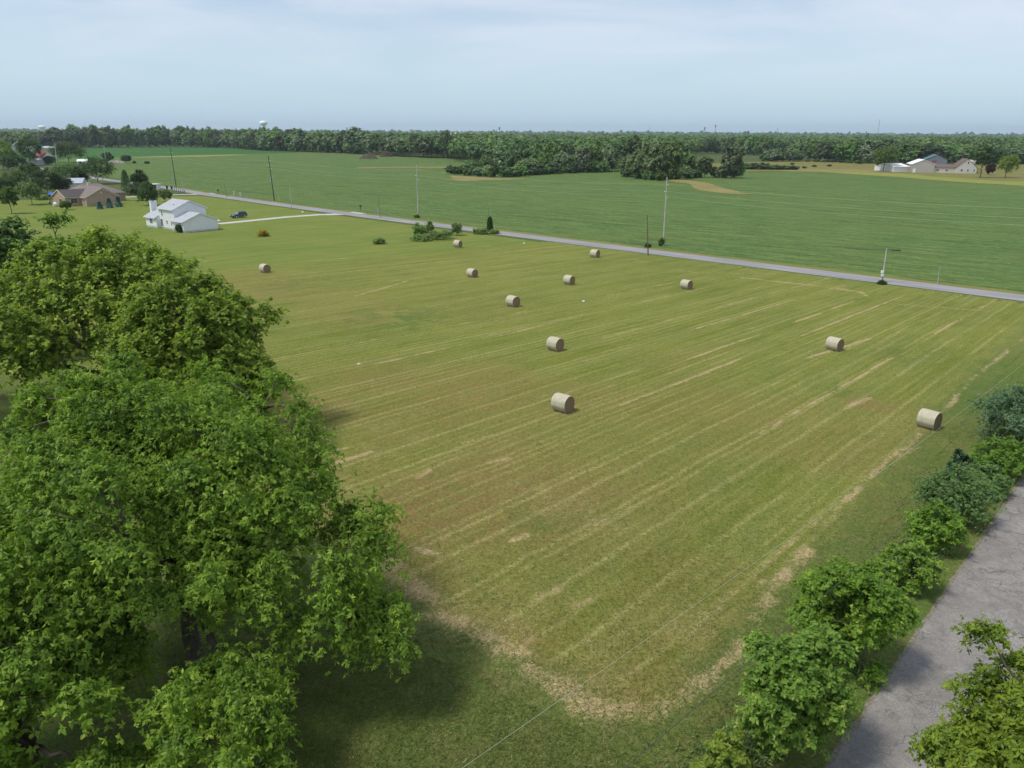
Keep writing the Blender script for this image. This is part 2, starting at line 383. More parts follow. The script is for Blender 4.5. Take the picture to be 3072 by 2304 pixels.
# outline of the hay: cut cells outside
edge = [(23.5, 13.8), (40, 14.2), (90, 16.5), (119, 17), (134.6, 15), (135.2, 60), (135.2, 112), (124, 117), (100.8, 121.5), (63.6, 131), (30, 140), (22, 60), (22, 25.7)]
def inside(U, V, pl):
    r = np.zeros(U.shape, bool)
    for (a, b), (c, e) in zip(pl, pl[1:] + pl[:1]):
        r ^= ((b > V) != (e > V)) & (U < (c-a) * (V-b) / (e-b + 1e-12) + a)
    return r
Ue = U + (fbm(U, V, 2, 71) - .5) * 1.2; Ve = V + (fbm(U, V, 2, 75) - .5) * 1.2
din = dist_poly(Ue, Ve, edge + edge[:1]); sd_ = np.where(inside(Ue, Ve, edge), din, -din)
mown = np.clip(.5 + (sd_ + (fbm(U, V, 1.6, 91) - .5) * 2.6) / 1.5, 0, 1)
keep = (sd_ > -2.6) & (U < 135.2)
nu, nv = U.shape
idx = np.arange(nu * nv).reshape(nu, nv)
F = np.stack([idx[:-1, :-1], idx[1:, :-1], idx[1:, 1:], idx[:-1, 1:]], -1).reshape(-1, 4)[keep[:-1, :-1].ravel()]
used = np.zeros(nu * nv, bool); used[F] = True; rem = np.cumsum(used) - 1
X_ = U * E1[0] + V * E2[0]; Y_ = U * E1[1] + V * E2[1]
Hh = .03 + .05 * straw + .03 * fbm(U, V, 1.5, 81)
P3 = np.stack([X_, Y_, Hh], -1).reshape(-1, 3)[used]
k = NT('mown_hay_stubble', .95, .05)
st, dr, gn = k.attr('straw'), k.attr('dry'), k.attr('clover')
a = k.noise(1/20., 4, .6); al = k.map(rot=-TH + .09, scale=(.16, 1, 1))
fl = k.noise(1.1, 5, .7, vec=al); f = k.noise(4.5, 5, .75); f2 = k.noise(17, 2, .7); f3 = k.noise(9, 3, .7, dist=1.5)
mw = k.attr('mown')
yy = k.n('ShaderNodeSeparateXYZ'); k.L(k.obj(), yy.inputs[0])
c = k.mix(k.rng(a, .35, .65), (.118, .152, .022), (.162, .190, .034))
c = k.mix(k.rng(fl, .40, .68, 0, .55), c, (.208, .210, .064))
c = k.mix(k.rng(fl, .46, .28, 0, .55), c, (.088, .112, .026))
c = k.mix(k.rng(k.attr('tone'), 0, 1, 0, .22), c, (.235, .245, .090))
c = k.mix(k.math('MULTIPLY', dr, k.rng(k.noise(.8, 5, .7), .30, .62, .25, 1.0)), c, (.205, .146, .056))
c = k.mix(k.math('MULTIPLY', k.attr('swath'), k.rng(k.noise(3.2, 4, .75), .34, .6, .05, .75)), c, (.370, .340, .140))
c = k.mix(k.math('MULTIPLY', gn, .75), c, (.078, .130, .034))
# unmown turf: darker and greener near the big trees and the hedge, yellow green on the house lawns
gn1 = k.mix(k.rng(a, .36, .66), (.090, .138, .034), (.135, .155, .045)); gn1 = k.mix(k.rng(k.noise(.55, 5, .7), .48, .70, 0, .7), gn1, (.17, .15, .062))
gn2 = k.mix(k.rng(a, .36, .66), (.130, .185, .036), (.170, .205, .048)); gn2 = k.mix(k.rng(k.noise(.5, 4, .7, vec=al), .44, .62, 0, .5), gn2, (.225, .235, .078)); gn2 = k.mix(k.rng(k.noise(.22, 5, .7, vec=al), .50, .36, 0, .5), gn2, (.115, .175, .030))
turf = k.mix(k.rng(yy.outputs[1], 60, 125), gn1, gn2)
c = k.mix(mw, turf, c)
fib = k.noise(5.5, 4, .75, vec=k.map(rot=-TH + .25, scale=(.55, 1, 1)), dist=1.2)
sf = k.rng(k.math('SUBTRACT', k.math('MULTIPLY', st, .75), k.math('MULTIPLY', k.math('SUBTRACT', fib, .35), 1.5)), .0, .30)
sf = k.math('MULTIPLY', sf, k.rng(st, .02, .2))
c = k.mix(k.math('MULTIPLY', sf, .88), c, k.mix(k.rng(f3, .3, .7), (.30, .22, .115), (.47, .38, .215)))
c = k.mix(k.math('MULTIPLY', k.rng(f3, .60, .72), k.math('ADD', k.math('MULTIPLY', mw, .26), .08)), c, (.42, .35, .19))
c = k.mix(k.math('MULTIPLY', k.rng(k.noise(2.6, 6, .8), .57, .66), .45), c, (.060, .082, .022))
m = k.math('ADD', k.math('MULTIPLY', f, .55), k.math('MULTIPLY', f2, .45))
c = k.mix(1.0, c, k.mix(k.rng(m, .34, .66), (.50, .50, .48), (1.48, 1.46, 1.42)), 'MULTIPLY')
k.col(c); k.bump(m, .7, .12)
M['turf'] = k.m
hay = link('hayfield', fast('hayfield', P3, rem[F], [k.m], attrs=dict(swath=swath.ravel()[used], tone=tone.ravel()[used], straw=straw.ravel()[used], dry=dry.ravel()[used], clover=green.ravel()[used], mown=mown.ravel()[used])))
tag(hay, kind='structure')
for n_, p_, z_, _a, _b in turf_sheets: sheet(n_, p_, z_, M['turf'], n=5, jag=.4)

# crop field beyond the far road and the land around it
crop = [XY(142.6, -60), XY(142.6, 300), XY(150, 345), XY(156, 385), XY(160, 440), XY(172, 560), G(0, 470)] + \
       px((0, 449), (240, 444), (520, 441), (705, 444), (800, 452), (1041, 459.6), (1177, 468), (1401, 478), (1500, 500), (1900, 505), (2250, 517), (2420, 513), (2552, 521), (2700, 530), (2880, 545), (3072, 556), (3400, 580))
sheet('crop_field', crop, .020, M['soy'])
sheet('far_crop_field', px((0, 452), (240, 444.5), (520, 441.5), (705, 444.5), (800, 452.5), (917, 457), (760, 462), (520, 468), (300, 474), (250, 474), (0, 478)), .06, M['soyfar'])
sheet('pasture', px((2222, 515), (2090, 500), (2082, 480), (2300, 484), (2403, 481), (2626, 491), (2990, 493), (3072, 493), (3400, 500), (3400, 575), (3072, 553), (2880, 543), (2700, 529), (2552, 520), (2420, 512)), .05, M['pasture'])
sheet('meadow', px((2082, 461), (2300, 467), (2330, 484), (2190, 488), (2090, 492), (2060, 492), (2040, 470)), .10, M['earth'])
sheet('mown_margin', px((2460, 516), (2552, 515), (2700, 521), (2800, 530), (2990, 543), (3100, 545), (3400, 560), (3400, 583), (3072, 558), (2880, 547), (2700, 532), (2552, 523)), .11, M['mown'])
sheet('dry_grass_patch', px((1990, 542), (2030, 537), (2075, 543), (2120, 548), (2165, 562), (2210, 575), (2265, 584), (2200, 583), (2130, 577), (2085, 568), (2070, 552)), .12, M['dry'], n=5, jag=1.0)
sheet('dry_grass_patch', px((1347, 527), (1420, 530), (1500, 536), (1590, 537), (1500, 541), (1380, 543.5), (1358, 541)), .12, M['dry'], n=5, jag=1.0)
sheet('dry_grass_patch', px((1075, 502), (1200, 501), (1345, 500), (1345, 503.5), (1200, 504), (1075, 505.5)), .12, M['dry'], n=12, jag=1.0)
sheet('dry_grass_patch', px((2310, 512), (2400, 507), (2560, 508), (2700, 513), (2740, 517), (2600, 517), (2420, 516)), .12, M['dry'], n=12, jag=1.0)
sheet('mown_margin', px((560, 466.5), (700, 463.5), (760, 464), (620, 470), (420, 473), (300, 474)), .10, M['mown'])

# roads
k = NT('worn_far_asphalt', .9, .15)
k.col(k.mix(k.rng(k.noise(.8, 4, .6, vec=k.map(rot=-TH - R_(90), scale=(.1, 1, 1))), .35, .65), (.215, .215, .225), (.31, .305, .31)))
M['road'] = k.m
def ribbon(name, pts, wd, z, mat, thick=.04):
    mb = MB(); n = len(pts); Lp = []
    for i, p in enumerate(pts):
        a = pts[max(i-1, 0)]; b = pts[min(i+1, n-1)]; dx, dy = b[0]-a[0], b[1]-a[1]; L = math.hypot(dx, dy); nx, ny = -dy/L, dx/L
        w_ = (wd[i] if hasattr(wd, '__len__') else wd) / 2
        Lp.append(((p[0]+nx*w_, p[1]+ny*w_), (p[0]-nx*w_, p[1]-ny*w_)))
    for i in range(n-1):
        (a, b), (c_, d) = Lp[i], Lp[i+1]
        mb.add([(*b, z), (*d, z), (*c_, z), (*a, z)], [(0, 1, 2, 3)])
        mb.add([(*b, z), (*d, z), (*d, z-thick), (*b, z-thick)], [(0, 3, 2, 1)]); mb.add([(*a, z), (*c_, z), (*c_, z-thick), (*a, z-thick)], [(0, 1, 2, 3)])
    return tag(mb.build(name, mat), kind='structure')
sheet('verge', [XY(133.9, -60), XY(135.9, -60), XY(135.9, 160), XY(136.4, 205), XY(141.5, 300), XY(147, 345), XY(144, 345), XY(139.5, 300), XY(134, 205), XY(133.4, 100)], .040, M['rough'], n=5, jag=.25)
sheet('verge', [XY(140.6, -60), XY(143.9, -60), XY(144.2, 200), XY(147.5, 300), XY(153, 345), XY(149, 345), XY(145, 300), XY(141, 200)], .030, M['verge'], n=4, jag=.35)
FR = [XY(138.6, v) for v in range(-80, 180, 10)] + [XY(138.9, 190), XY(139.4, 215), XY(140.3, 245), XY(141.6, 270), XY(143.2, 300), XY(145.5, 325), XY(148.6, 355), XY(150.2, 400), XY(151, 430), XY(155, 490), XY(160, 550), XY(168, 610), XY(185, 720)]
ribbon('far_road', FR, 5.5, .075, M['road'])
k = NT('cracked_old_asphalt', .92, .12)
big = k.noise(.22, 5, .65, dist=.8); med = k.noise(1.3, 6, .7); fine = k.noise(14, 3, .75)
nz = k.n('ShaderNodeTexNoise'); nz.inputs['Scale'].default_value = 1.2; nz.inputs['Detail'].default_value = 5; k.L(k.obj(), nz.inputs['Vector'])
wv_ = k.mix(.5, k.obj(), nz.outputs[1])
crk = k.vor(1.1, vec=wv_, feature='DISTANCE_TO_EDGE'); crk2 = k.vor(3.6, vec=wv_, feature='DISTANCE_TO_EDGE')
c = k.mix(k.rng(big, .35, .65), (.200, .186, .170), (.275, .258, .240))
c = k.mix(k.rng(med, .48, .64, 0, .6), c, (.160, .152, .145)); c = k.mix(k.rng(k.noise(.45, 6, .72, dist=.5),   .54, .64, 0, .5), c, (.34, .325, .305))
c = k.mix(k.math('MULTIPLY', k.rng(crk, .018, .0), k.rng(k.noise(.22, 3), .46, .58, 0, .9)), c, (.08, .075, .072))
c = k.mix(k.math('MULTIPLY', k.rng(crk2, .05, .0), k.rng(k.noise(.35, 3, .6), .50, .60, 0, .85)), c, (.11, .105, .10))
c = k.mix(1.0, c, k.mix(k.rng(fine, .3, .7), (.70, .70, .70), (1.25, 1.25, 1.25)), 'MULTIPLY')
k.col(c); k.bump(k.math('ADD', fine, k.math('MULTIPLY', k.rng(crk, 0, .04), 1.0)), .5, .03)
M['oldroad'] = k.m
# near road, ragged edge where the asphalt breaks up
ne = []; rr2 = random.Random(5); uus = np.arange(-30, 134.5, .5)
mb = MB(); top = [(u, 6.85 + .10 * (fbm(u, 3.3, 3, 5) - .5) * 2 + rr2.uniform(-.06, .06)) for u in uus]; bot = [(u, .55 + rr2.uniform(-.1, .1)) for u in uus]
for i in range(len(uus) - 1):
    a, b, c_, d = [(*XY(*p), .055) for p in (bot[i], bot[i+1], top[i+1], top[i])]
    mb.add([a, b, c_, d], [(0, 1, 2, 3)])
    e, f_ = (c_[0], c_[1], .0), (d[0], d[1], .0); mb.add([d, c_, e, f_], [(0, 1, 2, 3)])
tag(mb.build('near_road', M['oldroad']), kind='structure')
sheet('verge', [XY(-30, 6.4), XY(134, 6.4), XY(134, 8.6), XY(-30, 8.6)], .030, M['turf'], n=1.2, jag=.2)
sheet('gravel_shoulder', [XY(-30, 6.3), XY(134, 6.3), XY(134, 7.06), XY(-30, 7.06)], .042, plain('loose_gravel_edge', (.20, .18, .13), .95, var=.5, scale=6), n=.35, jag=.07)
M['gravel'] = plain('pale_gravel', (.50, .48, .43), .95, var=.25, scale=1.2)
D1 = px((735*K22, 463*K22), (690*K22, 464*K22), (620*K22, 469*K22), (560*K22, 475*K22), (500*K22, 481*K22), (470*K22, 484*K22))
ribbon('driveway', [(D1[0][0] + 5, D1[0][1] + 5)] + D1, [7, 5, 3.4, 3.2, 3.2, 3.2, 3.4], .060, M['gravel'], .05)
D2 = px(z2(845, 990), z2(700, 993), z2(500, 999), z2(300, 1010), z1(1510, 1030), z1(1440, 1036))
ribbon('driveway', [(D2[0][0] + 4, D2[0][1] + 4)] + D2, [6, 4.5, 3.2, 3.2, 3.2, 3.4, 4], .060, M['gravel'], .05)

# ------------------------------------------------------------------ buildings
def gp(mb, poly, a0, a1, ax):
    n = len(poly)
    pt = (lambda p, a: (p[0], a, p[1])) if ax == 'y' else (lambda p, a: (a, p[0], p[1]))
    fs = [tuple(range(n)), tuple(reversed(range(n, 2*n)))] + [(i, n + i, n + (i+1) % n, (i+1) % n) for i in range(n)]
    if ax == 'x': fs = [tuple(reversed(f)) for f in fs]
    mb.add([pt(p, a0) for p in poly] + [pt(p, a1) for p in poly], fs)
def block(wall, roof, trim, a, b, c, d, eave, peak, ridge='y', o=.4, ends=(1, 1), z0=0, t=.16):
    """gable block: a..b across the ridge, c..d along it"""
    m_ = (a + b) / 2; s = (peak - eave) / ((b - a) / 2)
    gp(wall, [(a, z0), (b, z0), (b, eave), (m_, peak), (a, eave)], c, d, ridge)
    e = .03; oo = o
    c2 = c - .25 * ends[0]; d2 = d + .25 * ends[1]
    gp(roof, [(a-oo, eave-s*oo+e), (m_, peak+e), (b+oo, eave-s*oo+e), (b+oo, eave-s*oo+e+t), (m_, peak+e+t), (a-oo, eave-s*oo+e+t)], c2, d2, ridge)
    if trim is not None:
        h = .20
        for f_, (p, q_) in enumerate(((c2-.04, c2+.06), (d2-.06, d2+.04))):
            if ends[f_]: gp(trim, [(a-oo-.02, eave-s*oo+e-.06), (m_, peak+e-.06), (b+oo+.02, eave-s*oo+e-.06), (b+oo+.02, eave-s*oo+e+t+.01), (m_, peak+e+t+.01), (a-oo-.02, eave-s*oo+e+t+.01)], p, q_, ridge)
        for x in (a-oo, b+oo):
            gp(trim, [(x-.06, eave-s*oo+e-.02), (x+.06, eave-s*oo+e-.02), (x+.06, eave-s*oo+e+t-.03), (x-.06, eave-s*oo+e+t-.03)], c2+.08, d2-.08, ridge)
def window(par, face, at, u0, u1, z0, z1, fm, pm, bars=(1, 1), fw=.09, name='window', label=None):
    """face '-x' or '-y' or '+x': wall plane at `at`, from u0 to u1 along the wall"""
    sgn = -1 if face[0] == '-' else 1
    def bx(mb, ua, ub, za, zb, d0, d1):
        lo, hi = sorted((at + sgn*d0, at + sgn*d1))
        if face[1] == 'x': mb.box(lo, hi, ua, ub, za, zb)
        else: mb.box(ua, ub, lo, hi, za, zb)
    f = MB()
    bx(f, u0, u1, z0, z0+fw, -.02, .07); bx(f, u0, u1, z1-fw, z1, -.02, .07)
    bx(f, u0, u0+fw, z0+fw, z1-fw, -.02, .07); bx(f, u1-fw, u1, z0+fw, z1-fw, -.02, .07)
    for i in range(1, bars[0] + 1):
        x = u0 + (u1-u0) * i / (bars[0] + 1); bx(f, x-.03, x+.03, z0+fw, z1-fw, -.01, .06)
    for i in range(1, bars[1] + 1):
        z = z0 + (z1-z0) * i / (bars[1] + 1); bx(f, u0+fw, u1-fw, z-.03, z+.03, -.01, .055)
    o = f.build(name, fm, par)
    p = MB(); bx(p, u0+fw*.5, u1-fw*.5, z0+fw*.5, z1-fw*.5, -.01, .025); p.build('pane', pm, o)
    return o
def siding(name, c, rough=.6):
    k = NT(name, rough, .3); z = k.n('ShaderNodeSeparateXYZ'); k.L(k.obj(), z.inputs[0])
    fr = k.math('FRACT', k.math('MULTIPLY', z.outputs[2], 6.0)); g = k.rng(fr, 0, .15, .82, 1)
    n_ = k.rng(k.noise(.6, 4), .3, .7, .94, 1.03)
    k.col(k.mix(1.0, c, k.mix(k.math('MULTIPLY', g, n_), (0, 0, 0), (1, 1, 1)), 'MULTIPLY')); k.bump(fr, .25, .02); return k.m
def shingle(name, a, b, stain=None):
    k = NT(name, .9, .1); f = k.noise(2.2, 3, .8, vec=k.map(scale=(1, 1, 3))); g = k.noise(.35, 3)
    c = k.mix(k.rng(f, .35, .65), a, b)
    if stain: c = k.mix(k.rng(g, .35, .62), c, stain)
    k.col(c); k.bump(f, .4, .03); return k.m
def brickmat(name, a, b, mort):
    k = NT(name, .9, .1); br = k.n('ShaderNodeTexBrick'); k.L(k.map(scale=(1, 1, 1)), br.inputs[0])
    s = k.n('ShaderNodeSeparateXYZ'); k.L(k.obj(), s.inputs[0]); cb = k.n('ShaderNodeCombineXYZ')
    k.L(k.math('ADD', s.outputs[0], s.outputs[1]), cb.inputs[0]); k.L(s.outputs[2], cb.inputs[1]); k.L(cb.outputs[0], br.inputs[0])
    br.inputs['Scale'].default_value = 1; br.inputs['Brick Width'].default_value = .3; br.inputs['Row Height'].default_value = .11; br.inputs['Mortar Size'].default_value = .012
    for i, c_ in ((1, a), (2, b), (3, mort)): br.inputs[i].default_value = c_ + (1,)
    k.col(k.mix(k.rng(k.noise(.8, 4), .35, .65, 0, .5), br.outputs[0], tuple(x * .75 for x in a))); return k.m
M['white'] = siding('white_vinyl_siding', (.72, .735, .76)); M['wtrim'] = plain('white_trim', (.74, .76, .78), .5, var=.08)
M['groof'] = shingle('grey_shingles', (.30, .32, .35), (.46, .48, .52)); M['glass'] = plain('dark_window_glass', (.018, .022, .026), .08, .8, var=.2)
M['found'] = plain('concrete_block', (.50, .52, .52), .9)
M['brick'] = brickmat('tan_brick', (.36, .25, .185), (.44, .33, .25), (.46, .40, .33)); M['btrim'] = plain('cream_trim', (.62, .52, .42), .6, var=.1)
M['broof'] = shingle('weathered_brown_shingles', (.15, .125, .115), (.24, .205, .19)); M['broofd'] = shingle('dark_stained_shingles', (.065, .06, .06), (.13, .115, .11), (.09, .08, .08))
def tree_part(): pass

# white two-storey house
oA = G(*Z(400, 560, .13562)(1105, 1030)); R49 = R_(49)
H = empty('white_house', (oA[0], oA[1], 0), 'white sided two-storey house with grey shingle roof and a lower garage wing', 'house', rz=R49)
wl, tr, fo = MB(), MB(), MB()
rf1, rf2, rf3 = MB(), MB(), MB()
block(wl, rf1, tr, .5, 9.6, .5, 6.6, 2.60, 4.40, 'y', ends=(1, 0), z0=.35)
wl2 = MB(); block(wl2, rf2, tr, 1.3, 9.9, 6.6, 14.8, 5.15, 7.05, 'y', z0=.35)
wl3 = MB(); block(wl3, rf3, tr, .4, 7.2, 14.8, 20.9, 2.62, 4.25, 'y', ends=(0, 1), z0=.35)
fo.box(.56, 9.54, .56, 6.6, 0, .35); fo.box(1.36, 9.84, 6.6, 14.8, 0, .35); fo.box(.46, 7.14, 14.8, 20.84, 0, .35)
garage_wall = wl.build('garage_wing', M['white'], H); rf1.build('roof', M['groof'], garage_wall)
wo = wl2.build('wall', M['white'], H); r2 = rf2.build('roof', M['groof'], H)
w3 = wl3.build('rear_wing', M['white'], H); rf3.build('roof', M['groof'], w3)
tr.build('trim', M['wtrim'], H); fo.build('foundation', M['found'], H)
v = MB(); v.tube([(3.0, 9.5, 5.7), (3.0, 9.5, 6.35)], .09); v.build('roof_vent', M['broofd'], r2)
v = MB(); v.tube([(3.2, 4.2, 3.4), (3.2, 4.2, 4.1)], .10); v.build('roof_vent', M['wtrim'], H)
ch = MB(); ch.box(2.3, 3.9, 20.9, 21.9, 0, 6.25); ch.box(2.22, 3.98, 20.82, 21.98, 6.25, 6.4); cho = ch.build('chimney', M['white'], H)
ch = MB(); ch.box(2.8, 3.4, 21.2, 21.6, 6.4, 6.65); ch.build('chimney_cap', M['broofd'], cho)
window(H, '-x', 1.3, 12.6, 13.4, 3.2, 4.7, M['wtrim'], M['glass']); window(H, '-x', 1.3, 7.3, 8.7, 1.15, 2.55, M['wtrim'], M['glass'], (1, 1))
window(H, '-x', 1.3, 13.0, 14.3, .4, 2.5, M['wtrim'], M['glass'], (1, 0), name='patio_door')
window(H, '-x', .4, 17.0, 18.6, 1.0, 2.3, M['wtrim'], M['glass'], (1, 1)); window(H, '-x', 1.3, 10.3, 11.1, 1.3, 2.3, M['wtrim'], M['glass'], (0, 1))
window(H, '-y', 14.8-8.2, 2.0, 3.2, 3.4, 4.4, M['wtrim'], M['glass'], (0, 0), name='attic_vent') if False else None
g = MB(); g.box(9.58, 9.66, 1.4, 5.6, .3, 2.4); g.build('garage_door', M['wtrim'], H)
window(H, '+x', 9.9, 8.0, 9.4, 3.4, 4.7, M['wtrim'], M['glass']); window(H, '+x', 9.9, 11.5, 12.9, 3.4, 4.7, M['wtrim'], M['glass'])

# tan brick ranch house
bL = G(*Z(120, 530, .11754)(1205, 765))
B = empty('brick_house', (bL[0], bL[1], 0), 'tan brick ranch house with brown stained shingle roof and cream trim', 'house', rz=R49)
wa, ra, tr = MB(), MB(), MB()
block(wa, ra, tr, 0, 10.2, 0, 16.5, 2.9, 5.5, 'y', z0=0)
block(wa, ra, tr, 2.0, 11.6, 3.2, 16.0, 2.9, 5.66, 'y', z0=0)
wob_ = wa.build('gable_wing', M['brick'], B); ra.build('roof', M['broof'], wob_)
wb, rb = MB(), MB()
block(wb, rb, tr, 4.6, 15.8, -4.7, 5.1, 2.9, 5.0, 'x', ends=(1, 0), z0=0)
wbo = wb.build('side_wing', M['brick'], B); rb.build('roof', M['broofd'], wbo)
# hipped main block
hp = MB(); x0, x1, y0, y1 = 1.5, 19.0, 15.0, 27.5; e_, p_ = 2.85, 6.1; rx0, rx1, ym = x0+6.2, x1-6.2, (y0+y1)/2; o_ = .45
hp.add([(x0-o_, y0-o_, e_), (x1+o_, y0-o_, e_), (x1+o_, y1+o_, e_), (x0-o_, y1+o_, e_), (rx0, ym, p_), (rx1, ym, p_)], [(0,1,5,4), (1,2,5), (2,3,4,5), (3,0,4), (3,2,1,0)])
hb = MB(); hb.box(x0, x1, y0, y1, 0, 2.82); hbo = hb.build('main_wall', M['brick'], B); hp.build('roof', M['broof'], hbo)
tr.build('trim', M['btrim'], B)
ch = MB(); ch.box(7.2, 8.2, 15.8, 16.6, 4, 6.8); ch.build('chimney', M['btrim'], B); 
ch = MB(); ch.tube([(8.4, 21, 5.4), (8.4, 21, 6.5)], .14); ch.build('roof_vent', M['btrim'], B); ch = MB(); ch.tube([(4.2, 8.5, 4.6), (4.2, 8.5, 5.5)], .1); ch.build('roof_vent', M['btrim'], B)
window(B, '-y', 4.6, -3.2, -1.0, .95, 2.45, M['btrim'], M['glass'], (1, 1)); window(B, '-x', 0, 1.7, 2.5, .9, 2.4, M['btrim'], M['glass'], (0, 1))
window(B, '-x', -4.7, 7.4, 10.2, .3, 2.4, M['btrim'], M['glass'], (2, 0), name='patio_door')
g = MB(); g.tube([(5.1, -.02, 4.35), (5.1, -.09, 4.35)], .32, 8); g.build('gable_vent', M['btrim'], B)
g = MB(); g.box(-.10, .0, -.06, .12, 0, 2.7); g.build('downspout', M['btrim'], B)

def simple_house(name, label, cat, base, rz, W_, D_, eave, peak, wm_, rm, ridge='y', wins=(), group=None, extra=None):
    h = empty(name, (base[0], base[1], 0), label, cat, group, rz=rz); a_, b_ = MB(), MB()
    if ridge == 'y': block(a_, b_, None, 0, W_, 0, D_, eave, peak, 'y')
    else: block(a_, b_, None, 0, D_, 0, W_, eave, peak, 'x')
    a_.build('wall', wm_, h); r_ = b_.build('roof', rm, h)
    for fc, at, u0, u1, q0, q1 in wins: window(h, fc, at, u0, u1, q0, q1, M['wtrim'], M['glass'], (0, 1), fw=.12)
    if extra: extra(h, r_)
    return h
M['greyroof'] = shingle('pale_grey_roof', (.34, .38, .43), (.44, .48, .54)); M['redroof'] = plain('red_metal_roof', (.30, .045, .04), .6)
M['tanmetal'] = siding('tan_ribbed_metal', (.42, .385, .35)); M['wmetal'] = plain('white_metal_roof', (.85, .86, .86), .4, var=.05)
M['bluemetal'] = siding('slate_blue_metal', (.16, .185, .23)); M['grnmetal'] = plain('dark_green_metal_roof', (.07, .15, .14), .5)
M['cream'] = siding('cream_siding', (.55, .53, .49)); M['rdbrn'] = shingle('reddish_brown_shingles', (.13, .095, .08), (.19, .145, .12)); M['pbrick'] = brickmat('dull_red_brick', (.30, .13, .09), (.36, .17, .12), (.4, .33, .3))
simple_house('grey_roofed_house', 'grey shingle roofed house showing behind the tan brick house among dark trees', 'house', G(*z1(818, 915)), R_(12), 7.5, 8, 2.2, 4.0, M['cream'], M['greyroof'], 'x')
def redx(h, r_):
    c_ = MB(); c_.box(4.6, 5.4, 6.2, 7.0, 6, 9.8); c_.build('chimney', M['pbrick'], r_)
    a_, b_ = MB(), MB(); block(a_, b_, None, -10, 0, 2, 8, 3.0, 3.6, 'y'); a_.build('porch_wall', M['white'], h); b_.build('porch_roof', M['greyroof'], h)
simple_house('farmhouse', 'white farmhouse with red roof and brick chimney beside the road', 'house', G(*z1(560, 615)), R_(62), 9, 11, 5.5, 9.2, M['white'], M['redroof'], wins=[('-y', 0, 2, 3.2, 1, 2.6), ('-y', 0, 5.6, 6.8, 1, 2.6), ('-y', 0, 3.8, 5, 4.2, 5.6)], extra=redx)
simple_house('metal_shed', 'white metal shed with pale roof between two rounded trees', 'shed', G(*z1(990, 625)), R_(20), 6.5, 6, 3.0, 4.2, M['white'], M['wmetal'], 'x')
simple_house('long_barn', 'long grey low barn in front of the far woods at left', 'barn', G(*z1(500, 425)), R_(5), 22, 14, 2.5, 4.6, M['tanmetal'], M['greyroof'], 'x')
simple_house('grey_house', 'grey roofed house half hidden behind trees near the left edge', 'house', G(*z1(150, 445)), R_(35), 16, 20, 5, 11, M['cream'], M['greyroof'], wins=[('-y', 0, 4, 7, 2, 5)])
simple_house('white_trailer', 'low white trailer below the grey roofed house at far left', 'trailer', G(*z1(205, 440)), R_(5), 16, 18, 4.0, 5.0, M['white'], M['wmetal'], 'x')
# right farmstead
simple_house('white_low_shed', 'long low white shed between the big field tree and the tan pole barn', 'shed', G(*z7(540, 706)), R_(8), 12, 22, 3.4, 5.2, M['white'], M['wmetal'], 'x')
pb = simple_house('pole_barn', 'tan metal pole barn with bright white roof', 'barn', G(*z7(772, 712)), R_(-16), 13.8, 19, 5.4, 8.3, M['tanmetal'], M['wmetal'], wins=[])
g = MB(); g.box(.8, 2.4, -.08, .02, 0, 2.6); g.build('door', M['wtrim'], pb)
sh_ = simple_house('blue_barn', 'slate blue barn with dark green roof behind the tan pole barn', 'barn', G(*z7(945, 668)), R_(-20), 14, 18, 7.0, 10.2, M['bluemetal'], M['grnmetal'], wins=[])
g = MB(); g.box(4, 7, -.06, .02, 5, 6.2); g.build('loft_door', M['redroof'], sh_)
def farmx(h, r_):
    a_, b_ = MB(), MB(); block(a_, b_, None, 2.2, 8.2, -15.5, .02, 3.6, 5.4, 'x'); w_ = a_.build('low_wing', M['cream'], h); b_.build('wing_roof', M['rdbrn'], w_)
    window(h, '-y', 2.2, -11.5, -9.8, 1.2, 2.3, M['wtrim'], M['glass'], (0, 0)); window(h, '-y', 2.2, -6, -4.3, 1.2, 2.3, M['wtrim'], M['glass'], (0, 0))
    p = MB(); p.box(12.6, 15, 1, 10, 2.9, 3.1); 
    for y in (1.2, 5.5, 9.8): p.box(14.6, 14.9, y, y+.25, 0, 2.9)
    p.build('porch', M['rdbrn'], h)
    d = MB(); gp(d, [(3, 6.2), (8, 6.2), (8, 7.6), (5.5, 8.6), (3, 7.6)], 7.5, 12, 'x'); d.build('dormer', M['cream'], r_)
simple_house('farmhouse', 'small cream farmhouse with steep reddish brown roof and low wing right of the barns', 'house', G(*z7(1340, 722)), R_(-14), 12, 13, 4.0, 9.2, M['cream'], M['rdbrn'],
             wins=[('-y', 0, 2.6, 3.9, 1.2, 2.8), ('-y', 0, 6.4, 7.5, 1.2, 2.8), ('-y', 0, 10.2, 11.2, 1.2, 2.8), ('-y', 0, 5.9, 7.1, 6.0, 7.6)], extra=farmx)
# far buildings on the skyline
for (x0, x1, yb, yt, lb, cm, rm) in [(2768, 2815, 432, 423, 'wide white warehouse roof showing above the far right woods', 'white', 'wmetal'), (2815, 2832, 432, 426, 'small grey building touching the far white warehouse', 'cream', 'wmetal'),
                                   (2888, 2905, 430, 426, 'smaller white building in the far right woods', 'white', 'wmetal'), (2908, 2932, 431, 425.5, 'bright white gabled building in the far right woods', 'white', 'wmetal'), (1345, 1366, 404, 400.5, 'pale flat works building beside the grain elevator', 'cream', 'wmetal')]:
    D_ = 1500.; b_ = ((x0 - IW/2) / FPX * D_ * 1.0, D_ - 0); m_ = D_ / FPX
    zt = HT(b_, x0, yt); simple_house('warehouse', lb, 'building', b_, R_(-6), 30, (x1-x0) * m_ * .97, max(3, zt - 3), zt, M[cm], M[rm], 'x')
b_ = ((1371.7 - IW/2) / FPX * 2600, 2600)
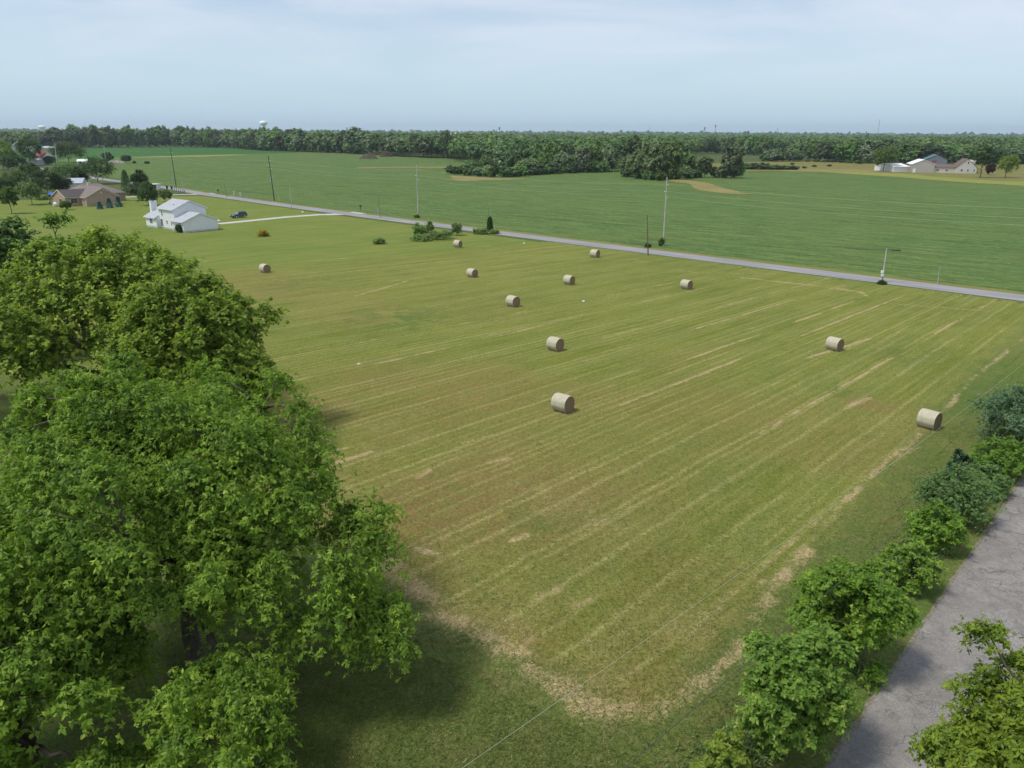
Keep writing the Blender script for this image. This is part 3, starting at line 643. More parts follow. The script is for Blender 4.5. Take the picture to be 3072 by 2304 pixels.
ge = empty('grain_elevator', (b_[0], b_[1], 0), 'pale grain elevator tower rising above the middle woods', 'elevator')
m_ = MB(); zt = HT(b_, 1371, 392.3); m_.box(-7, 7, -7, 7, 0, zt * .72); m_.tube([(-9, -4, 0), (-9, -4, zt*.55)], 5, 12); m_.tube([(9, -4, 0), (9, -4, zt*.55)], 5, 12); m_.build('silo', M['cream'], ge)
m_ = MB(); m_.box(-3, 3, -3, 3, zt*.72, zt); m_.build('headhouse', M['cream'], ge)

# water towers
M['tank'] = plain('white_tank_paint', (.82, .85, .83), .4, var=.05, scale=.05)
def water_tower(cx, y0, y1, wpx, D_, label):
    b_ = ((cx - IW/2) / FPX * D_, D_); b_ = (b_[0], b_[1]); s = math.hypot(*b_) * .0 + (b_[1]*math.cos(PITCH)) / FPX
    zt, zb = HT(b_, cx, y0), HT(b_, cx, y1); r = wpx / 2 * s; h = zt - zb
    e = empty('water_tower', (b_[0], b_[1], 0), label, 'water tower')
    n = 24; prof = [(0, zb-.02*h), (r*.45, zb), (r*.86, zb+.16*h), (r, zb+.36*h), (r, zb+.64*h), (r*.9, zb+.82*h), (r*.6, zb+.95*h), (0.01, zt)]
    m = MB(); V_ = [(max(a, .01)*math.cos(2*math.pi*i/n), max(a, .01)*math.sin(2*math.pi*i/n), z) for a, z in prof for i in range(n)]
    m.add(V_, [(j*n+i, j*n+(i+1) % n, (j+1)*n+(i+1) % n, (j+1)*n+i) for j in range(len(prof)-1) for i in range(n)]); m.build('tank', M['tank'], e, smooth=True)
    m = MB(); m.tube([(0, 0, 0), (0, 0, zb+.1*h)], r*.12, 12)
    m.build('riser', M['tank'], e)
    for i in range(6):
        a = 2*math.pi*i/6+.3; m = MB(); m.tube([(r*.95*math.cos(a), r*.95*math.sin(a), 0), (r*.80*math.cos(a), r*.80*math.sin(a), zb+.2*h)], r*.045, 6); m.build('leg', M['tank'], e)
    m = MB(); m.tube([(r*1.03*math.cos(2*math.pi*i/24), r*1.03*math.sin(2*math.pi*i/24), zb+.3*h) for i in range(25)], r*.02, 4); m.build('railing', M['tank'], e)
water_tower(826.6, 362.6, 376.5, 22, 2100, 'white water tower tank standing clear above the left woods')
water_tower(196, 377, 386, 20, 2500, 'white water tower with only its dome showing above the trees at far left')

# masts
M['steel'] = plain('grey_mast_steel', (.20, .23, .26), .6)
def mast(cx, yt, yb, D_, label, r=1.1, heads=True, lean=0):
    b_ = ((cx - IW/2) / FPX * D_, D_); zt = HT(b_, cx + lean, yt)
    e = empty('radio_mast', (b_[0], b_[1], 0), label, 'mast', 'masts on the skyline')
    m = MB()
    for i in range(3):
        a = 2.1*i; m.tube([(r*math.cos(a), r*math.sin(a), 0), (r*.6*math.cos(a), r*.6*math.sin(a), zt)], .22, 4)
    for j in range(0, int(zt), 8):
        a = j; m.tube([(r*math.cos(a), r*math.sin(a), j), (-r*math.cos(a), -r*math.sin(a), min(zt, j+7))], .15, 3)
    m.build('lattice', M['steel'], e)
    if heads: m = MB(); m.tube([(0, 0, zt-9), (0, 0, zt-1)], r*1.9, 6); m.build('antenna', M['steel'], e)
mast(1496.3, 380, 402, 2300, 'slim dark mast with antenna head on the skyline left of centre'); mast(1923, 378, 398, 3000, 'thin grey mast above the clump of big trees', .8, False)
mast(2079.7, 380.5, 405, 2500, 'shorter mast of the close pair on the skyline'); mast(2110, 373.5, 405, 2600, 'taller mast of the close pair on the skyline')
mast(2287, 383, 402, 3400, 'faint white tipped mast right of the pair', .7); mast(2573, 357.5, 405, 3000, 'tallest lone mast on the right skyline, very thin', .8, False, 2.5)
mast(1063, 382, 393, 2300, 'short mast above the woods left of the tall dark tree')

# ------------------------------------------------------------------ poles, wires, roadside things
M['wood'] = plain('grey_weathered_pole', (.42, .42, .40), .9, var=.35, scale=.8); M['wooddk'] = plain('dark_creosote_pole', (.055, .055, .045), .9, var=.4, scale=.8)
M['woodbr'] = plain('brown_pole', (.15, .115, .07), .9, var=.35, scale=.8); M['ceramic'] = plain('pale_insulator', (.72, .75, .74), .3, var=.05); M['woodgrn'] = plain('greenish_grey_pole', (.20, .235, .17), .9, var=.3)
M['wire'] = plain('aluminium_wire', (.34, .38, .28), .5, var=.1); M['wiredk'] = plain('dark_wire', (.06, .065, .05), .6, var=.1)
M['galv'] = plain('galvanised_metal', (.42, .45, .47), .45, metal=.2, var=.12); M['blk'] = plain('black_metal', (.02, .022, .024), .5)
def pole(base, top, r, mat, label, arms=(), zone='line', name='utility_pole', cat='utility pole', group=None, d0=None):
    b = G(*base); hz = HT(b, *top)
    # the photographed poles lean a little: keep that lean across the line of sight
    tx = ray(*top); t = math.hypot(*b) / math.hypot(tx[0], tx[1]); lean = ((tx[0]*t - b[0]), (tx[1]*t - b[1]))
    e = empty(name, (b[0], b[1], 0), label, cat, group)
    m = MB(); m.tube([(0, 0, -.2), (lean[0], lean[1], hz)], [r, r*.62], 10); m.build('shaft', mat, e)
    P = lambda f: Vector((lean[0]*f, lean[1]*f, hz*f))
    return e, P, hz, b
dE = Vector((E1[0], E1[1], 0)); dV = Vector((E2[0], E2[1], 0))
tall = []
data = [((171.6, 495.7), (163, 427.6), 'galv', 'pale tall utility pole beside the farmhouse with the red roof', (.03,)),
        ((318, 488.7), (311, 436.5), 'galv', 'pale tall utility pole left of the rubble heap at the field edge', (.03,)),
        ((528.8, 561.6), (511.5, 446.4), 'wooddk', 'tall dark utility pole where the far road bends away', None),
        ((823.2, 601.6), (804.8, 468.3), 'wooddk', 'tall dark utility pole with transformer between the two driveways', None),
        ((1254.3, 652.1), (1250.3, 493.5), 'wood', 'tall pale utility pole on the field side, left of the shrub island', None),
        ((1989.3, 738), (2001.5, 532), 'wood', 'tallest pale utility pole with a bush at its foot', None)]
for bs, tp, mt, lb, sp in data:
    e, P, hz, b = pole(bs, tp, .19 if sp is None else .28, M[mt], lb, group='tall poles along the far road')
    att = []
    for f, sd_ in ((.895, 1), (.80, -1), (.715, 1)):
        p = P(f); q_ = p + dE * .55 * sd_
        m = MB(); m.tube([p, q_], .05, 6); m.tube([q_ - dE*.13*sd_, q_ + dE*.13*sd_], .09, 8); m.build('insulator', M['ceramic'], e); att.append(Vector((b[0], b[1], 0)) + q_ + Vector((0, 0, .09)))
    if mt == 'wooddk':
        p = P(.46); m = MB(); m.tube([p + dV*.3 - Vector((0, 0, .45)), p + dV*.3 + Vector((0, 0, .45))], .26, 10); m.build('transformer', M['galv'], e)
        p = P(.525); m = MB(); m.tube([p - dV*.9, p + dV*.9], .05, 6); m.build('crossarm', M['galv'], e)
    m = MB(); m.tube([P(1.0), P(1.0) + Vector((0, 0, .5))], .05, 6); m.build('top_pin', M['wooddk'], e)
    tall.append(att)
def wire(a, b, sag, r, mat, label, group, name='power_line', n=18):
    pts = [a.lerp(b, i/n) - Vector((0, 0, sag * 4 * (i/n) * (1 - i/n))) for i in range(n+1)]
    m = MB(); m.tube(pts, r, 5); return tag(m.build(name, mat), label, 'power line', group)
offr = [Vector((XY(142.5, 24)[0] + 62, XY(142.5, 24)[1] - 50, a.z)) for a in tall[-1]]
offr = [tall[-1][i] + (tall[-1][i] - tall[-2][i]) for i in range(3)]
seq = tall + [offr]
nm = ['the left pale poles', 'the second pale pole and the road bend', 'the two dark poles', 'the dark pole and the pale pole', 'the two pale roadside poles', 'the tallest pale pole and the right edge']
for i in range(1, 6):
    for j in range(3):
        wire(seq[i][j], seq[i+1][j], .9, .015, M['wire'], ['upper', 'middle', 'lower'][j] + ' power line strung between ' + nm[i], 'power lines along the far road')
# short poles on the near side of the road
short = []
for bs, tp, mt, r, lb in [((520.4, 561.6), (515, 530), 'galv', .13, 'short pale pole left of the dark pole at the road bend'), ((552.8, 579.2), (542.3, 529.8), 'wood', .13, 'short pale pole at the end of the farther driveway'),
                      ((681.4, 593.3), (672, 551), 'woodgrn', .12, 'short dark green pole beyond the parked car'), ((875.3, 623.9), (869.7, 556.8), 'wood', .14, 'short grey pole near the mouth of the nearer driveway'),
                      ((1141, 652), (1132.7, 581.5), 'woodgrn', .13, 'short greenish pole beside the small road sign'), ((1470.4, 694), (1463.4, 612), 'woodgrn', .12, 'short pole overgrown with a dark vine column'),
                      ((1944.7, 766.8), (1941.2, 643.8), 'woodbr', .14, 'short brown pole on the hay side of the road'), ((2645.5, 849.3), (2660.2, 745.6), 'wood', .15, 'short grey pole carrying a street lamp and meter boxes')]:
    e, P, hz, b = pole(bs, tp, r, M[mt], lb, name='service_pole', group='short poles along the hay side of the far road')
    short.append(Vector((b[0], b[1], 0)) + P(.97))
    if mt == 'wood' and bs[0] > 2600:
        p = P(.965); m = MB(); m.tube([p, p + Vector((.9, -.05, -.02)), p + Vector((1.25, -.05, -.03))], .035, 6); m.build('lamp_arm', M['blk'], e)
        m = MB(); m.box(p.x+.9, p.x+2.35, p.y-.2, p.y+.15, p.z-.14, p.z+.04); m.build('lamp_head', M['blk'], e, bevel=.04)
        p = P(.30); m = MB(); m.box(p.x-.5, p.x-.05, p.y-.35, p.y-.05, p.z-.05, p.z+.42); m.build('meter_box', M['ceramic'], e, bevel=.05)
        p = P(.235); m = MB(); m.tube([p + Vector((-.25, -.35, -.12)), p + Vector((-.25, -.35, .22))], .24, 10); m.build('meter_box', M['ceramic'], e)
for i, j in ((1, 2), (2, 3), (3, 4), (4, 5), (5, 6), (6, 7)):
    wire(short[i], short[j], .7, .014, M['wiredk'], ['', 'beside the far driveway', 'past the parked car', 'across the driveway mouth', 'over the shrub island', 'from the vine covered pole to the brown pole', 'from the brown pole to the street lamp pole'][i] .join(['thin dark cable ', '']), 'thin cables between the short poles', 'telephone_cable')
wire(short[-1], short[-1] + Vector((62, -57, -.2)), .7, .014, M['wiredk'], 'thin dark cable running right from the street lamp pole', 'thin cables between the short poles', 'telephone_cable')
gw = MB(); a = G(839, 602.7); gw.tube([(a[0], a[1], 0), (a[0] - .9, a[1] + .8, 2.4)], .05, 6); gw.build('guy_wire_guard', plain('yellow_guard', (.45, .42, .06), .5)); tag(bpy.data.objects['guy_wire_guard'], 'yellowish guy wire guard leaning beside the dark pole', 'guy wire')
# overhead cables in the foreground, strung above the field edge
def g_at(x, y, z): return Vector((*G(x * K22, y * K22, z), z))
a, b = g_at(945, 1659, 8.2), g_at(1990, 910, 8.2); dd = (b - a)
wire(a - dd * .35, a + dd * 3.2, 1.6, .0065, M['wire'], 'pale overhead cable crossing the hayfield corner in the foreground', 'overhead cables in the foreground', 'overhead_cable', 60)
a, b = g_at(1310, 1659, 7.4), g_at(2040, 1020, 7.4); dd = (b - a)
wire(a - dd * .5, a + dd * 3.0, 1.2, .013, M['wiredk'], 'dark overhead cable passing behind the hedge saplings', 'overhead cables in the foreground', 'overhead_cable', 60)
# road signs, mailboxes, bins, stumps
b = G(2811.3, 852.8); e = empty('road_sign', (b[0], b[1], 0), 'thin roadside marker sign seen edge on by the crop at right', 'sign', rz=TH)
hz = HT(b, 2820.7, 800.4); m = MB(); m.tube([(0, 0, 0), (.0, 0, hz)], .05, 6); m.build('post', M['galv'], e); m = MB(); m.box(-.26, .26, -.03, .03, hz-1.0, hz); m.build('sign_board', plain('sign_back', (.30, .42, .38), .5), e)
b = G(*z3(998, 1275)); e = empty('road_sign', (b[0], b[1], 0), 'small grey road sign beside the short greenish pole', 'sign', rz=TH)
hz = HT(b, *z3(985, 1160)); m = MB(); m.tube([(0, 0, 0), (0, 0, hz)], .05, 6); m.build('post', M['galv'], e); m = MB(); m.box(-.3, .3, -.07, -.03, hz-.9, hz); m.build('sign_board', M['galv'], e)
for p_, lb in (((z3(775, 1193)), 'dark mailbox on a post across from the nearer driveway'), ((z2(1085, 980)), 'dark mailbox on a post across the road beyond the parked car')):
    b = G(*p_); e = empty('mailbox', (b[0], b[1], 0), lb, 'mailbox', 'mailboxes along the far road', rz=TH)
    m = MB(); m.box(-.06, .06, -.06, .06, 0, 1.15); m.build('post', M['wooddk'], e); m = MB(); m.box(-.35, .35, -.22, .22, 1.1, 1.55); m.build('box', M['blk'], e, bevel=.08)
for p_, lb in (((z2(432, 925)), 'black wheeled trash bin nearer the small white shelter'), ((z2(492, 932)), 'black wheeled trash bin nearer the road bend')):
    b = G(*p_); e = empty('trash_bin', (b[0], b[1], 0), lb, 'trash bin', 'trash bins by the road bend', rz=.4)
    m = MB(); m.add([(-.3,-.3,.1),(.3,-.3,.1),(.3,.3,.1),(-.3,.3,.1),(-.42,-.42,1.3),(.42,-.42,1.3),(.42,.42,1.3),(-.42,.42,1.3)], [(0,3,2,1),(4,5,6,7),(0,1,5,4),(1,2,6,5),(2,3,7,6),(3,0,4,7)]); m.build('bin_body', M['blk'], e)
    m = MB(); m.box(-.46, .46, -.5, .46, 1.3, 1.42); m.build('lid', M['blk'], e)
b = G(*z2(290, 925)); e = empty('roadside_stand', (b[0], b[1], 0), 'small white open shelter with a red front by the road', 'shelter', rz=R_(-20))
m = MB(); m.box(-1.7, -1.4, -1, 1, 0, 2); m.box(1.4, 1.7, -1, 1, 0, 2); m.box(-1.4, 1.4, .8, 1, 0, 2); m.build('wall', M['wtrim'], e)
m = MB(); m.box(-2.0, 2.0, -1.3, 1.2, 2.0, 2.3); m.build('roof', M['wtrim'], e); m = MB(); m.box(-1.35, 1.35, -.6, .78, .3, 1.6); m.build('counter', plain('rusty_red', (.30, .07, .03), .7), e)
for i in range(7):
    p_ = z2(500 + i*26, 938 + i*7); b = G(*p_); m = MB(); m.box(-.07, .07, -.07, .07, 0, 1.3); o = m.build('fence_post', M['wooddk']); o.location = (b[0], b[1], 0)
    tag(o, 'short dark fence post, ' + ['leftmost', 'second', 'third', 'fourth', 'fifth', 'sixth', 'rightmost'][i] + ' of the row before the far road bend', 'fence post', 'fence posts by the road bend')
for p_, hh, lb in ((z2(1288, 1003), 1.9, 'grey broken stump standing at the crop edge, wider of two'), (z2(1372, 1017), 1.7, 'dark leaning stump at the crop edge, nearer the dark pole')):
    b = G(*p_); m = MB(); m.tube([(0, 0, 0), (.1, 0, hh*.6), (.35, .1, hh)], [.42, .28, .08], 7); m.tube([(0, 0, hh*.3), (-.5, 0, hh*.95)], [.2, .05], 6); o = m.build('tree_stump', M['wood']); o.location = (b[0], b[1], 0)
    tag(o, lb, 'stump', 'stumps at the crop edge')
def lump(name, b, s, mat, label, cat, group=None, seed=0, zs=.7):
    r = np.random.RandomState(seed); import bmesh
    bm = bmesh.new(); bmesh.ops.create_icosphere(bm, subdivisions=2, radius=1)
    for v_ in bm.verts: v_.co *= 1 + .28 * (r.rand() - .5); v_.co = Vector((v_.co.x * s[0], v_.co.y * s[1], max(-.1, v_.co.z * s[2]*zs + .35 * s[2])))
    me = bpy.data.meshes.new(name); bm.to_mesh(me); bm.free(); me.materials.append(mat); o = link(name, me); o.location = (b[0], b[1], 0); return tag(o, label, cat, group)
M['rock'] = plain('pale_stone', (.72, .70, .66), .9)
lump('white_rock', G(*z2(1090, 1336)), (.5, .35, .35), M['rock'], 'pale rock by the garage end of the driveway', 'rock', seed=1)
lump('white_rock', G(*z2(2160, 1221)), (.4, .3, .3), M['rock'], 'pale rock on the lawn left of the driveway mouth', 'rock', seed=2)
lump('plastic_scrap', G(*z4(1157, 1618)), (.25, .2, .2), M['ceramic'], 'white scrap on the hay stubble near the road', 'litter', seed=3)
lump('plastic_scrap', G(1150+2043*.2938, 640+904*.2938), (.2, .17, .25), M['ceramic'], 'small white scrap on the stubble between four bales', 'litter', seed=4)
lump('plastic_scrap', G(775*K22, 787*K22), (.25, .12, .10), M['ceramic'], 'white scrap on a straw line near the left trees', 'litter', seed=5)

# ------------------------------------------------------------------ hay bales
k = NT('net_wrapped_hay', .85, .1); s = k.n('ShaderNodeSeparateXYZ'); k.L(k.obj(), s.inputs[0])
vx = k.map(scale=(9, 1.2, 1.2)); f = k.noise(1.6, 5, .75, vec=vx); g = k.noise(9, 4, .75, dist=1.0)
c = k.mix(k.rng(f, .35, .65), (.34, .31, .205), (.53, .50, .375)); c = k.mix(k.rng(g, .42, .70, 0, .6), c, (.57, .55, .45))
ax_ = k.math('ABSOLUTE', s.outputs[0]); band = k.math('MULTIPLY', k.rng(ax_, .56, .60), k.rng(ax_, .70, .66))
c = k.mix(k.math('MULTIPLY', band, .35), c, (.40, .50, .40)); k.col(c); k.bump(k.math('ADD', f, g), .6, .05); M['net'] = k.m
k = NT('cut_hay_end', .95, .05); s = k.n('ShaderNodeSeparateXYZ'); k.L(k.obj(), s.inputs[0])
rad = k.math('SQRT', k.math('ADD', k.math('MULTIPLY', s.outputs[1], s.outputs[1]), k.math('MULTIPLY', k.math('SUBTRACT', s.outputs[2], .78), k.math('SUBTRACT', s.outputs[2], .78))))
wv = k.math('SINE', k.math('ADD', k.math('MULTIPLY', rad, 46), k.math('MULTIPLY', k.noise(3, 4, .7), 9)))
g = k.noise(16, 4, .8); c = k.mix(k.rng(wv, -1, 1), (.15, .095, .052), (.30, .205, .125)); c = k.mix(k.rng(g, .35, .7), c, (.33, .24, .15)); k.col(c); k.bump(k.math('ADD', wv, g), .6, .04); M['hayend'] = k.m
def bale_meshes(seed):
    r = np.random.RandomState(seed); n = 40; Rb = .79
    prof = [(-.72, Rb*.965), (-.66, Rb*.99), (-.4, Rb*1.005), (-.1, Rb), (.2, Rb*1.01), (.5, Rb*1.0), (.66, Rb*.985), (.72, Rb*.96)]
    bulge = 1 + .022 * np.sin(np.arange(n) / n * 2*np.pi * 2 + r.rand() * 6) + .012 * r.randn(n)
    def pt(x, rad_, j):
        a = 2*math.pi*j/n; y, z = rad_*bulge[j]*math.cos(a), rad_*bulge[j]*math.sin(a); z = max(z, -Rb*.93); return (x, y, z + Rb*.93)
    m = MB(); V_ = [pt(x + (r.rand()-.5)*.012, ra, j) for x, ra in prof for j in range(n)]
    m.add(V_, [(i*n+j, i*n+(j+1) % n, (i+1)*n+(j+1) % n, (i+1)*n+j) for i in range(len(prof)-1) for j in range(n)])
    ends = []
    for sg in (-1, 1):
        e = MB(); rings = [(.72, .955), (.705, .90), (.735, .72), (.715, .55), (.74, .35), (.71, .18)]
        V_ = [pt(sg * (x + (r.rand()-.5)*.02), Rb*ra, j) for x, ra in rings for j in range(n)] + [(sg*.73, 0, Rb*.93)]
        fs = [(i*n+j, i*n+(j+1) % n, (i+1)*n+(j+1) % n, (i+1)*n+j) for i in range(len(rings)-1) for j in range(n)] + [((len(rings)-1)*n+j, (len(rings)-1)*n+(j+1) % n, len(V_)-1) for j in range(n)]
        if sg > 0: fs = [tuple(reversed(f_)) for f_ in fs]
        e.add(V_, fs); ends.append(e)
    return m, ends
m, ends = bale_meshes(3)
b0 = empty('hay_bale', (0, 0, 0), 'bale', 'hay bale')
sdo = m.build('wrapped_side', M['net'], b0, smooth=True)
for e in ends: e.build('cut_end', M['hayend'], b0, smooth=True)
sc_ = MB(); rr3 = random.Random(3)
for i in range(150):
    x, y = rr3.uniform(-.95, 1.0), rr3.choice([-1, 1]) * rr3.uniform(.25, .95); a = rr3.uniform(0, 6.3); L_ = rr3.uniform(.1, .3)
    sc_.tube([(x, y, .02), (x + L_*math.cos(a), y + L_*math.sin(a), rr3.uniform(.03, .12))], .008, 3)
sc_.build('loose_hay', plain('loose_hay', (.42, .35, .19), .9), b0)
bales = [((573, 590), 'hay bale standing alone nearest the big left trees, below the white house', 2), ((989, 535), 'farthest hay bale, just below the shrub island by the road', 12),
         ((1020, 600), 'hay bale below the farthest one, left of centre in the field', 0), ((1285, 557), 'hay bale closest to the road at the middle of the picture', 3),
         ((1229, 616), 'hay bale between the roadside bale and the brownish one', 2), ((1482, 626), 'hay bale in the right middle distance, below the brown pole', -5),
         ((1108, 664), 'browner hay bale in the middle of the field', -3), ((1199, 760), 'hay bale directly behind the nearest one', 1),
         ((1801, 759), 'pale hay bale at right with a straw line running past it', -10), ((1215, 893), 'nearest large hay bale with frayed brown end, centre foreground', 4), ((2003, 929), 'pale hay bale at far right closest to the hedge', -8)]
for i, (p_, lb, rz) in enumerate(bales):
    if i == 0: o = b0; ch = None
    else:
        o = b0.copy(); C.objects.link(o)
        for c_ in list(b0.children): d = c_.copy(); C.objects.link(d); d.parent = o
    x, y = G(p_[0]*K22, p_[1]*K22); dx, dy = x / math.hypot(x, y), y / math.hypot(x, y)
    o.location = (x + dx*.55, y + dy*.55, .035); o.rotation_euler = (0, 0, R_(-43 + rz)); q_ = [1, 1.0, .97, 1.03, 1.0, .98, 1.03, 1.02, .99, 1.05, 1.04][i]; o.scale = (q_ * [1, .97, 1.04][i % 3], q_, q_)
    tag(o, lb, 'hay bale', 'round hay bales on the mown field')

# ------------------------------------------------------------------ parked car
wf, wr = G(707.5, 655.0), G(736.0, 652.2)
ang = math.atan2(wf[1]-wr[1], wf[0]-wr[0]); mid = ((wf[0]+wr[0])/2, (wf[1]+wr[1])/2)
nx, ny = math.sin(ang), -math.cos(ang)       # right side of the car; the photo shows its left side
car = empty('parked_car', (mid[0] + nx*.8, mid[1] + ny*.8, .02), 'dark teal sport utility car parked on the lawn beside the gravel driveway', 'car', rz=ang)
M['paint'] = plain('dark_teal_paint', (.055, .085, .095), .25, .6, var=.08); M['tyre'] = plain('tyre_rubber', (.02, .02, .02), .9); M['rim'] = plain('alloy_rim', (.62, .60, .56), .35, metal=.4, var=.05)
M['cglass'] = plain('car_glass', (.012, .015, .018), .05, .8, var=.1); M['wshield'] = plain('bright_windscreen', (.16, .20, .21), .06, .9, var=.1)
wbh = 1.38
def arch(cx, r=.44, n=7): return [(cx + r*math.cos(math.pi - math.pi*i/(n-1)), .36 + r*math.sin(math.pi*i/(n-1))) for i in range(n)]
low = [(2.28, .40), (2.34, .62), (2.28, .92), (1.15, 1.07), (.85, 1.12), (-2.15, 1.13), (-2.32, .98), (-2.36, .52), (-2.28, .38)]
bot_ = [(-1.82, .32)] + [] ; 
prof = low + [(-wbh-.46, .36)] + arch(-wbh)[0:] + [(-wbh+.46, .30), (wbh-.46, .30)] + arch(wbh) + [(wbh+.46, .36)]
m = MB(); gp(m, prof, -.90, .90, 'y'); m.build('body', M['paint'], car, bevel=.05)
# cabin with tumblehome
cb = [(.98, 1.08, .84), (.38, 1.70, .66), (-1.95, 1.72, .66), (-2.30, 1.08, .82)]
m = MB(); V_ = [(x, -w_, z) for x, z, w_ in cb] + [(x, w_, z) for x, z, w_ in cb]; m.add(V_, [(0,1,2,3), (7,6,5,4), (0,4,5,1), (1,5,6,2), (2,6,7,3), (3,7,4,0)]); m.build('cabin', M['paint'], car, bevel=.04)
def lerp2(a, b, t): return tuple(a[i] + (b[i]-a[i]) * t for i in range(len(a)))
for sg in (-1, 1):
    for x0, x1 in ((.80, -.28), (-.38, -1.28), (-1.40, -2.12)):
        m = MB(); 
        def P_(x, t):
            z = 1.12 + t*.50; w_ = .835 - t*.155 + .035; xs = x
            if x > .5: xs = x - t*.50
            if x < -2: xs = x + t*.28
            return (xs, sg*w_, z)
        q4 = [P_(x0, .05), P_(x1, .05), P_(x1, .92), P_(x0, .92)]; m.add(q4, [(0,1,2,3)] if sg > 0 else [(3,2,1,0)]); m.build('side_window', M['cglass'], car)
m = MB(); m.add([(.97+.02, -.76, 1.14), (.97+.02, .76, 1.14), (.44+.03, .62, 1.66), (.44+.03, -.62, 1.66)], [(0,1,2,3)]); m.build('windscreen', M['wshield'], car)
m = MB(); m.add([(-2.29, -.74, 1.14), (-2.29, .74, 1.14), (-2.0, .60, 1.66), (-2.0, -.60, 1.66)], [(3,2,1,0)]); m.build('rear_window', M['cglass'], car)
for sg in (-1, 1):
    for x in (-wbh, wbh):
        m = MB(); m.tube([(x, sg*.70, .36), (x, sg*.915, .36)], .36, 20); wo_ = m.build('wheel', M['tyre'], car, smooth=False)
        m = MB(); m.tube([(x, sg*.90, .36), (x, sg*.935, .36)], .24, 16); m.build('rim', M['rim'], wo_)
    m = MB(); m.box(2.20, 2.36, sg*.62-.17, sg*.62+.17, .72, .88); m.build('headlight', M['ceramic'], car)
    m = MB(); m.box(-2.40, -2.28, sg*.80-.08, sg*.80+.08, .78, 1.10); m.build('taillight', plain('red_lamp', (.35, .02, .01), .3), car)
    m = MB(); m.tube([(.2, sg*.6, 1.70), (.1, sg*.6, 1.79), (-1.8, sg*.6, 1.81), (-1.9, sg*.6, 1.72)], .025, 5); m.build('roof_rail', M['blk'], car)
    m = MB(); m.box(.55, .8, sg*.95-.07, sg*.95+.07, 1.08, 1.24); m.build('wing_mirror', M['paint'], car)
m = MB(); m.box(2.26, 2.46, -.86, .86, .38, .62); m.build('bumper', M['blk'], car, bevel=.04); m = MB(); m.box(-2.48, -2.30, -.86, .86, .38, .64); m.build('bumper', M['blk'], car, bevel=.04)
m = MB(); m.box(2.30, 2.345, -.40, .40, .64, .88); m.build('grille', M['blk'], car)

# patio clutter by the brick house
bq = Z(120, 530, .11754)
pl_ = G(*bq(380, 700)); ps = empty('playset', (pl_[0], pl_[1], 0), 'wooden play frame with a blue fabric canopy beside the brick house', 'playset', rz=R_(20))
m = MB()
for x in (-1.1, 1.1):
    for y in (-.9, .9): m.box(x-.06, x+.06, y-.06, y+.06, 0, 3.4)
m.box(-1.2, 1.2, -1, 1, 1.4, 1.5); m.box(-1.2, 1.2, -1, -.94, 1.8, 1.9); m.build('frame', M['woodbr'], ps)
m = MB(); m.add([(-1.4, -1.1, 3.2), (1.4, -1.1, 3.2), (1.4, 1.1, 3.2), (-1.4, 1.1, 3.2), (-1.3, 0, 3.9), (1.3, 0, 3.9)], [(0,1,5,4), (2,3,4,5), (0,4,3), (1,2,5)]); m.build('canopy', plain('blue_canvas', (.03, .13, .50), .6), ps)
g_ = G(*bq(425, 760)); pt_ = empty('patio_table', (g_[0], g_[1], 0), 'patio table with light covered grill beside the play frame', 'table'); 
m = MB(); m.box(-.9, .9, -.5, .5, .7, .76); m.build('tabletop', M['galv'], pt_)
for sx in (-.8, .8):
    for sy in (-.4, .4): m = MB(); m.box(sx-.03, sx+.03, sy-.03, sy+.03, 0, .7); m.build('leg', M['galv'], pt_)
lump('covered_boat', G(*bq(395, 735)), (.8, .6, 1.2), M['ceramic'], 'white covered bundle next to the blue canopy', 'tarp', seed=9, zs=.6)
for i, (x, y, lb) in enumerate([(250, 715, 'black patio chair left of the play frame'), (360, 768, 'white patio chair in front of the clutter'), (300, 738, 'small brown patio chair by the play frame')]):
    g_ = G(*bq(x, y)); e = empty('patio_chair', (g_[0], g_[1], 0), lb, 'chair', 'patio chairs behind the brick house', rz=i*1.3)
    mt_ = [M['blk'], M['ceramic'], M['woodbr']][i]
    m = MB(); m.box(-.28, .28, -.28, .28, .40, .45); m.build('seat', mt_, e); m = MB(); m.box(-.28, .28, .24, .29, .45, .95); m.build('backrest', mt_, e)
    for sx in (-.25, .25):
        for sy in (-.25, .25): m = MB(); m.box(sx-.02, sx+.02, sy-.02, sy+.02, 0, .4); m.build('leg', mt_, e)
# brush piles at the edge of the woods
def brush(p_, wz, hz_, label, seed, mat):
    b = G(*p_); r = random.Random(seed); m = MB()
    for i in range(420):
        u, v_ = r.uniform(-1, 1), r.uniform(-1, 1)
        if u*u + v_*v_ > 1: continue
        h = (1 - (u*u + v_*v_)) ** .7 * hz_ * r.uniform(.3, 1); a = r.uniform(0, 6.3); L_ = r.uniform(.8, 3.0); el = r.uniform(-.3, .7)
        p = Vector((u*wz/2, v_*wz*.35, h)); d = Vector((math.cos(a)*math.cos(el), math.sin(a)*math.cos(el), math.sin(el))) * L_
        m.tube([p - d*.5, p + d*.5], [r.uniform(.1, .3), .05], 5)
    o = m.build('brush_pile', mat); o.location = (b[0], b[1], 0); return tag(o, label, 'brush pile', 'brush piles before the woods')
M['brushw'] = plain('dead_brush_wood', (.22, .165, .14), .95, var=.5, scale=.8)
brush(z3(880, 540), 17, 5.6, 'wider pile of grey brown dead branches before the woods', 1, M['brushw']); brush(z3(1100, 512), 13, 6.0, 'narrower taller pile of dead branches near the woods edge', 2, M['brushw'])
o = brush(z1(1480, 598), 11, 2.6, 'low heap of pale and dark rubble beside a small round tree', 4, plain('rubble_mix', (.55, .50, .46), .9, var=.8, scale=.5)); o.name = 'rubble_heap'; o['category'] = 'rubble heap'; del o['group']

